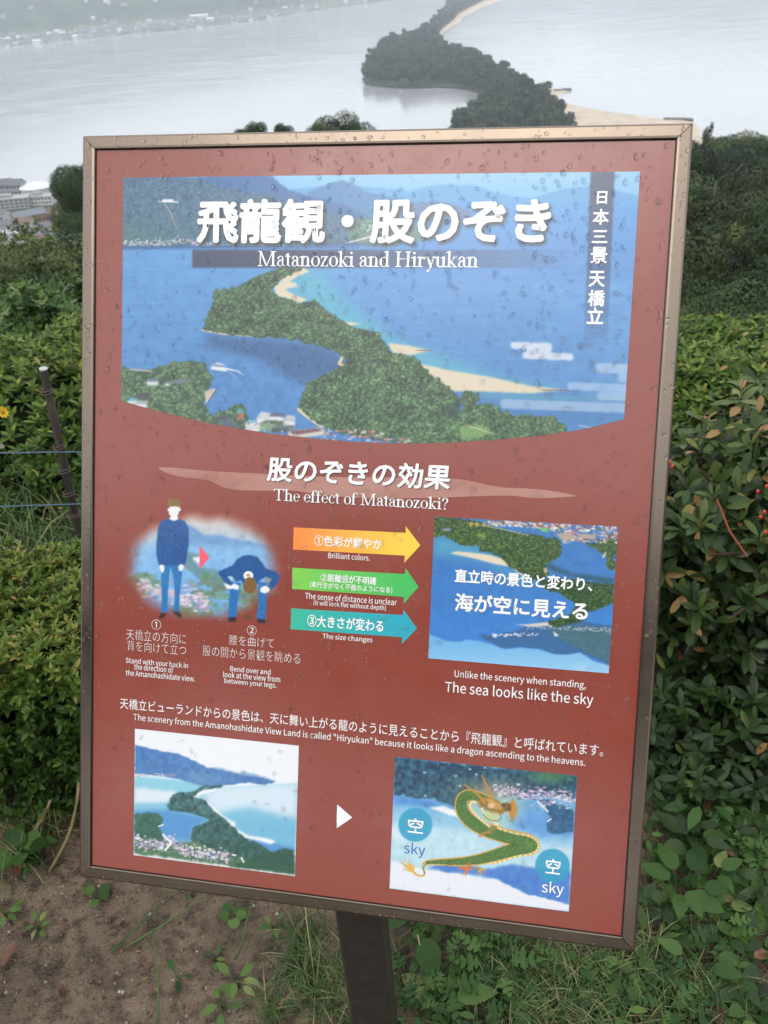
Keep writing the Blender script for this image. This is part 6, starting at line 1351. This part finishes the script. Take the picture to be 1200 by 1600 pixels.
for k in range(330):
    t = g.uniform(0, 1); x = 660+t*490; y = 215+t*50+g.normal()*22+(30 if t > .5 else 0)*g.uniform(-1, 1); P5.disc(600+x/3.871, 1180+y/3.871, g.uniform(1, 3.6), g.uniform(.8, 2.2), [(238, 236, 246), (186, 168, 204), (140, 140, 190), (216, 172, 198), (80, 90, 130), (238, 222, 222)][g.integers(6)], .75, .6)
for p_ in [(245, 105), (435, 125), (460, 185), (250, 245), (560, 115), (610, 75), (520, 85)]: P5.disc(600+p_[0]/3.871, 1180+p_[1]/3.871, 2, 1.3, (215, 225, 240), .85, .6)
P5.line(q5((990, 400), (1010, 385)), 2, (245, 245, 250)); P5.line(q5((930, 280), (990, 340)), 3, (235, 232, 245), .9)
for (x, y, r) in [(649, 1288.5, 26.5), (863, 1353, 27)]:
    P5.disc(x, y, r, r, (44, 160, 200), .9, 2.5)
GO, GR, CR = (224, 172, 66), (76, 118, 48), (246, 228, 170)
def sm(p, k=3):
    p = np.array(p, float)
    for _ in range(k): p = np.concatenate([[p[0]], np.stack([p[:-1]*.75+p[1:]*.25, p[:-1]*.25+p[1:]*.75], 1).reshape(-1, 2), [p[-1]]])
    return p
P5.disc(*q5((660, 330))[0], 46, 30, (215, 225, 170), .35, 14)
body = sm(q5((700, 330), (620, 270), (520, 235), (470, 260), (465, 330), (520, 400), (610, 450), (700, 480), (800, 505), (890, 525), (900, 560), (820, 560), (720, 590), (620, 620), (520, 640), (420, 645), (320, 645), (260, 650)))
wd = np.interp(np.linspace(0, 1, len(body)), [0, .12, .3, .45, .58, .68, .8, .92, 1], [10, 14, 19, 20, 21, 19, 13, 6.5, 4])
P5.line(body, wd+3.8, GO); P5.line(body+np.array([1.5, 1.5]), wd*.8, CR, .6); P5.line(body, wd, GR)
for k in range(1400):
    i = g.integers(len(body)); w_ = wd[i]/2; x = body[i, 0]+g.uniform(-1, 1)*w_*.9; y = body[i, 1]+g.uniform(-1, 1)*w_*.9; P5.disc(x, y, .7, .5, [(150, 178, 84), (44, 78, 34), (104, 146, 62)][g.integers(3)], .7, .4)
bel = sm(q5((640, 430), (560, 370), (515, 300), (540, 275), (590, 300), (600, 345), (660, 400), (690, 420))); P5.line(bel[:30], 3.6, CR); 
for k in range(0, len(bel), 2): P5.disc(bel[k, 0], bel[k, 1], 2.2, 2.2, (246, 230, 176), .9, .5); P5.disc(bel[k, 0]+1.5, bel[k, 1]+.8, .7, 1.6, (200, 150, 70), .8, .5)
dors = sm(q5((690, 440), (780, 470), (880, 485), (935, 520), (935, 570), (890, 600), (800, 610), (720, 640), (640, 655)))
for k in range(len(dors)): P5.disc(dors[k, 0], dors[k, 1], 1.8, 1.8, CR if k % 3 else GO, .95, .5)
P5.line(sm(q5((240, 650), (230, 680), (250, 710), (235, 735), (190, 720))), 2.6, GO)
P5.line(sm(q5((262, 650), (236, 680), (246, 715))), 1.4, GR)
for (x, y) in [(95, 635), (110, 665), (130, 630), (105, 650), (150, 625), (120, 690), (165, 640), (185, 655), (140, 700)]: P5.line(q5((190, 715), (160, 690), (x, y)), [3, 2.4, .5], (232, 178, 70), .95)
P5.disc(*q5((165, 685))[0], 5.5, 6, (238, 190, 90), .9)
for (x, y) in [(450, 690), (470, 730), (490, 735), (530, 655), (515, 640), (440, 680)]: P5.line(q5((510, 680), (x, y)), [4, .6], (226, 116, 52), .95)
P5.line(sm(q5((520, 690), (560, 680), (600, 690), (610, 715), (590, 722))), [3]*1+[2.4]*60, (190, 140, 60)) if False else P5.line(q5((520, 690), (560, 680), (600, 690), (612, 712)), 2.8, (190, 140, 60))
for (x, y) in [(575, 720), (592, 724), (560, 712), (612, 690)]: P5.line(q5((580, 692), (x, y)), [2, .8], GO)
P5.line(q5((670, 440), (640, 450), (600, 480)), [4, 3, 2.4], (150, 132, 60))
for (x, y) in [(565, 495), (575, 480), (585, 500), (650, 470), (665, 462)]: P5.line(q5((610, 468), (x, y)), [2, .7], (196, 130, 60))
# head, mane, horns
P5.disc(*q5((650, 300))[0], 15, 10, (150, 122, 54), .95, 1.5)
P5.line(q5((600, 270), (650, 290), (700, 315), (735, 335)), [9, 12, 10, 5], (206, 160, 74)); P5.line(q5((640, 340), (680, 352), (715, 352)), [5, 5, 2.5], (190, 140, 62)); P5.line(q5((640, 328), (680, 338), (722, 340)), 1.4, (120, 40, 30))
for k in range(26):
    a = -1.0+k*.085; cx_, cy2 = q5((745, 320))[0]; P5.line([(cx_, cy2), (cx_+math.cos(a)*17, cy2+math.sin(a)*20+2)], [2.6, .6], (214, 160, 66) if k % 2 else (176, 118, 50), .95)
P5.disc(*q5((740, 312))[0], 8, 7, (150, 116, 50), .9, 2)
for k in range(8): P5.line(q5((722+k*6, 292), (728+k*6, 335)), .8, (80, 60, 28), .8)
for k in range(16):
    a = 2.6+k*.1; cx_, cy2 = q5((640, 290))[0]; P5.line([(cx_, cy2), (cx_+math.cos(a)*19, cy2+math.sin(a)*14)], [2.4, .5], (196, 146, 60) if k % 2 else (90, 80, 40), .95)
P5.line(q5((610, 285), (570, 240), (520, 200), (485, 175)), [4.2, 3.4, 2.6, 1.6], (196, 140, 62)); P5.line(q5((545, 222), (550, 195)), [2, .8], (190, 134, 60)); P5.line(q5((655, 260), (635, 210), (610, 160), (592, 118)), [4.2, 3.4, 2.6, 1.2], (196, 140, 62)); P5.line(q5((622, 190), (605, 205)), [2, .8], (190, 134, 60))
P5.disc(*q5((650, 305))[0], 6, 4.4, (232, 186, 140), .95, 1); P5.disc(*q5((645, 298))[0], 2.4, 1.7, (250, 240, 225)); P5.disc(*q5((645, 299))[0], .9, .9, (20, 20, 20)); P5.disc(*q5((690, 320))[0], 6, 4, (196, 150, 66), .9); P5.disc(*q5((720, 300))[0], 3.0, 2.2, (70, 56, 30), .9)
P5.disc(*q5((650, 365))[0], 13, 8, (206, 214, 150), .8, 3); P5.line(sm(q5((600, 360), (640, 395), (690, 400), (712, 380), (700, 350))), 1.0, (90, 74, 34), .9)
for k in range(9): P5.line(q5((640+k*8, 330), (655+k*9, 350+6*(k % 2))), [1.4, .6], (208, 158, 70) if k % 2 else (84, 70, 34), .9)
picture("printed_picture", P5, [(617, 1184), (901, 1212), (889, 1421), (609, 1388)], 260, 205)
lettering("空", (637, 1301), (661, 1301.5), (637, 1278), J, .01); lettering("空", (852, 1364.5), (875, 1365.5), (852, 1341), J, .01)
lettering("sky", (631, 1337.5), (664, 1341), (631, 1315), L, 0, mat=m_blueink); lettering("sky", (846, 1398.5), (880, 1402), (846, 1375.5), L, .003)

# ------------------------------------------------------------------ raindrops
m_drop = bpy.data.materials.new("raindrop"); m_drop.use_nodes = True; nt = m_drop.node_tree; nt.nodes.remove(nt.nodes["Principled BSDF"])
gl = N(nt, "ShaderNodeBsdfGlass"); gl.inputs["IOR"].default_value = 1.33; gl.inputs["Roughness"].default_value = 0.02; tb = N(nt, "ShaderNodeBsdfTransparent"); mxs = N(nt, "ShaderNodeMixShader"); mxs.inputs[0].default_value = .25
nt.links.new(gl.outputs[0], mxs.inputs[1]); nt.links.new(tb.outputs[0], mxs.inputs[2]); nt.links.new(mxs.outputs[0], nt.nodes["Material Output"].inputs[0])
g = np.random.default_rng(77)
def drop_tpl(nr=3, na=10):
    V = [(0, 0, 1)]; 
    for i in range(1, nr+1):
        e = math.pi/2*i/nr
        for k in range(na): a = 2*math.pi*k/na; V.append((math.sin(e)*math.cos(a), math.sin(e)*math.sin(a), math.cos(e)))
    T_ = [(0, 1+k, 1+(k+1) % na) for k in range(na)]; Q_ = []
    for i in range(nr-1):
        for k in range(na): a = 1+i*na; Q_.append((a+k, a+na+k, a+na+(k+1) % na, a+(k+1) % na))
    b0 = 1+(nr-1)*na; 
    return np.array(V, float), T_, Q_
DV, DT, DQ = drop_tpl(); VV = []; TT = []; QQ = []; nv = 0
def add_drop(u, v, r, z, asp, tail):
    global nv
    a = g.uniform(0, 6.28); V = DV.copy(); th = np.arctan2(V[:, 1], V[:, 0]); k = 1+.13*np.sin(2*th+a)+.09*np.sin(3*th+a*2.3)
    V[:, 0] *= r*k/asp**.5; V[:, 1] *= r*k*asp**.5; V[:, 1] -= tail*r*np.maximum(0, 1-V[:, 2])*(V[:, 1] < 0)*.4
    sl = -.25*V[:, 2]*r; V[:, 1] += sl; V[:, 2] *= r*g.uniform(.32, .50); ca, sa = math.cos(a2 := g.normal(0, .25)), math.sin(a2)
    V = np.stack([V[:, 0]*ca-V[:, 1]*sa+u, V[:, 0]*sa+V[:, 1]*ca-v, V[:, 2]+z], 1); VV.append(V); TT.append(np.array(DT)+nv); QQ.append(np.array(DQ)+nv); nv += len(V)
nd = 0
for k in range(170):
    u, v = g.uniform(.02, SW-.02), g.uniform(.02, SH*.8); r = g.uniform(.0016, .0026)
    add_drop(u, v, r, .00095, 1.3, .6); add_drop(u+g.normal()*r*.8, v+r*g.uniform(.9, 1.5), r*.8, .00096, 1.2, .4)
for k in range(9000):
    u, v = g.uniform(.001, SW-.001), g.uniform(.001, SH-.001)
    x, y = Sinv(np.array([u]), np.array([v])); 
    dens = .95*np.interp(v/SH, [0, .35, .6, .85, 1], [1.0, .9, .55, .28, .22])
    onframe = u < RWD or u > SW-RWD or v < RWD or v > SH-RWD
    if g.uniform() > dens*(.72 if onframe else .52): continue
    r = (.0007+.0012*g.uniform()**1.6) if g.uniform() < .84 else g.uniform(.0016, .0028)
    if onframe:
        e = min(u, SW-u, v, SH-v)
        if e < .0024 or abs(e-RWD) < .0022 or e > RWD-.002: continue
        r = min(r, .0021); add_drop(u, v, r, .00345, g.uniform(.85, 1.15), 0)
    else: 
        e = min(u-RWD, SW-RWD-u, v-RWD, SH-RWD-v)
        if e < .003: continue
        add_drop(u, v, r, .00095, g.uniform(.85, 1.5), g.uniform(0, .5))
# a row of hanging drops along the bottom rail
for k in range(60):
    u = g.uniform(.02, SW-.02); add_drop(u, SH-.0035, g.uniform(.0008, .0016), .0034, .6, 0)
drops = link("raindrops", mesh_np("raindrops", np.concatenate(VV), [np.concatenate(TT), np.concatenate(QQ)], smooth=True), m_drop)
M4 = MS.copy(); M4[:3, 3] = SO; drops.matrix_world = Matrix(M4.tolist())
tag(drops, "clear raindrops beading all over the face and frame of the red sign", "raindrops", kind="stuff")
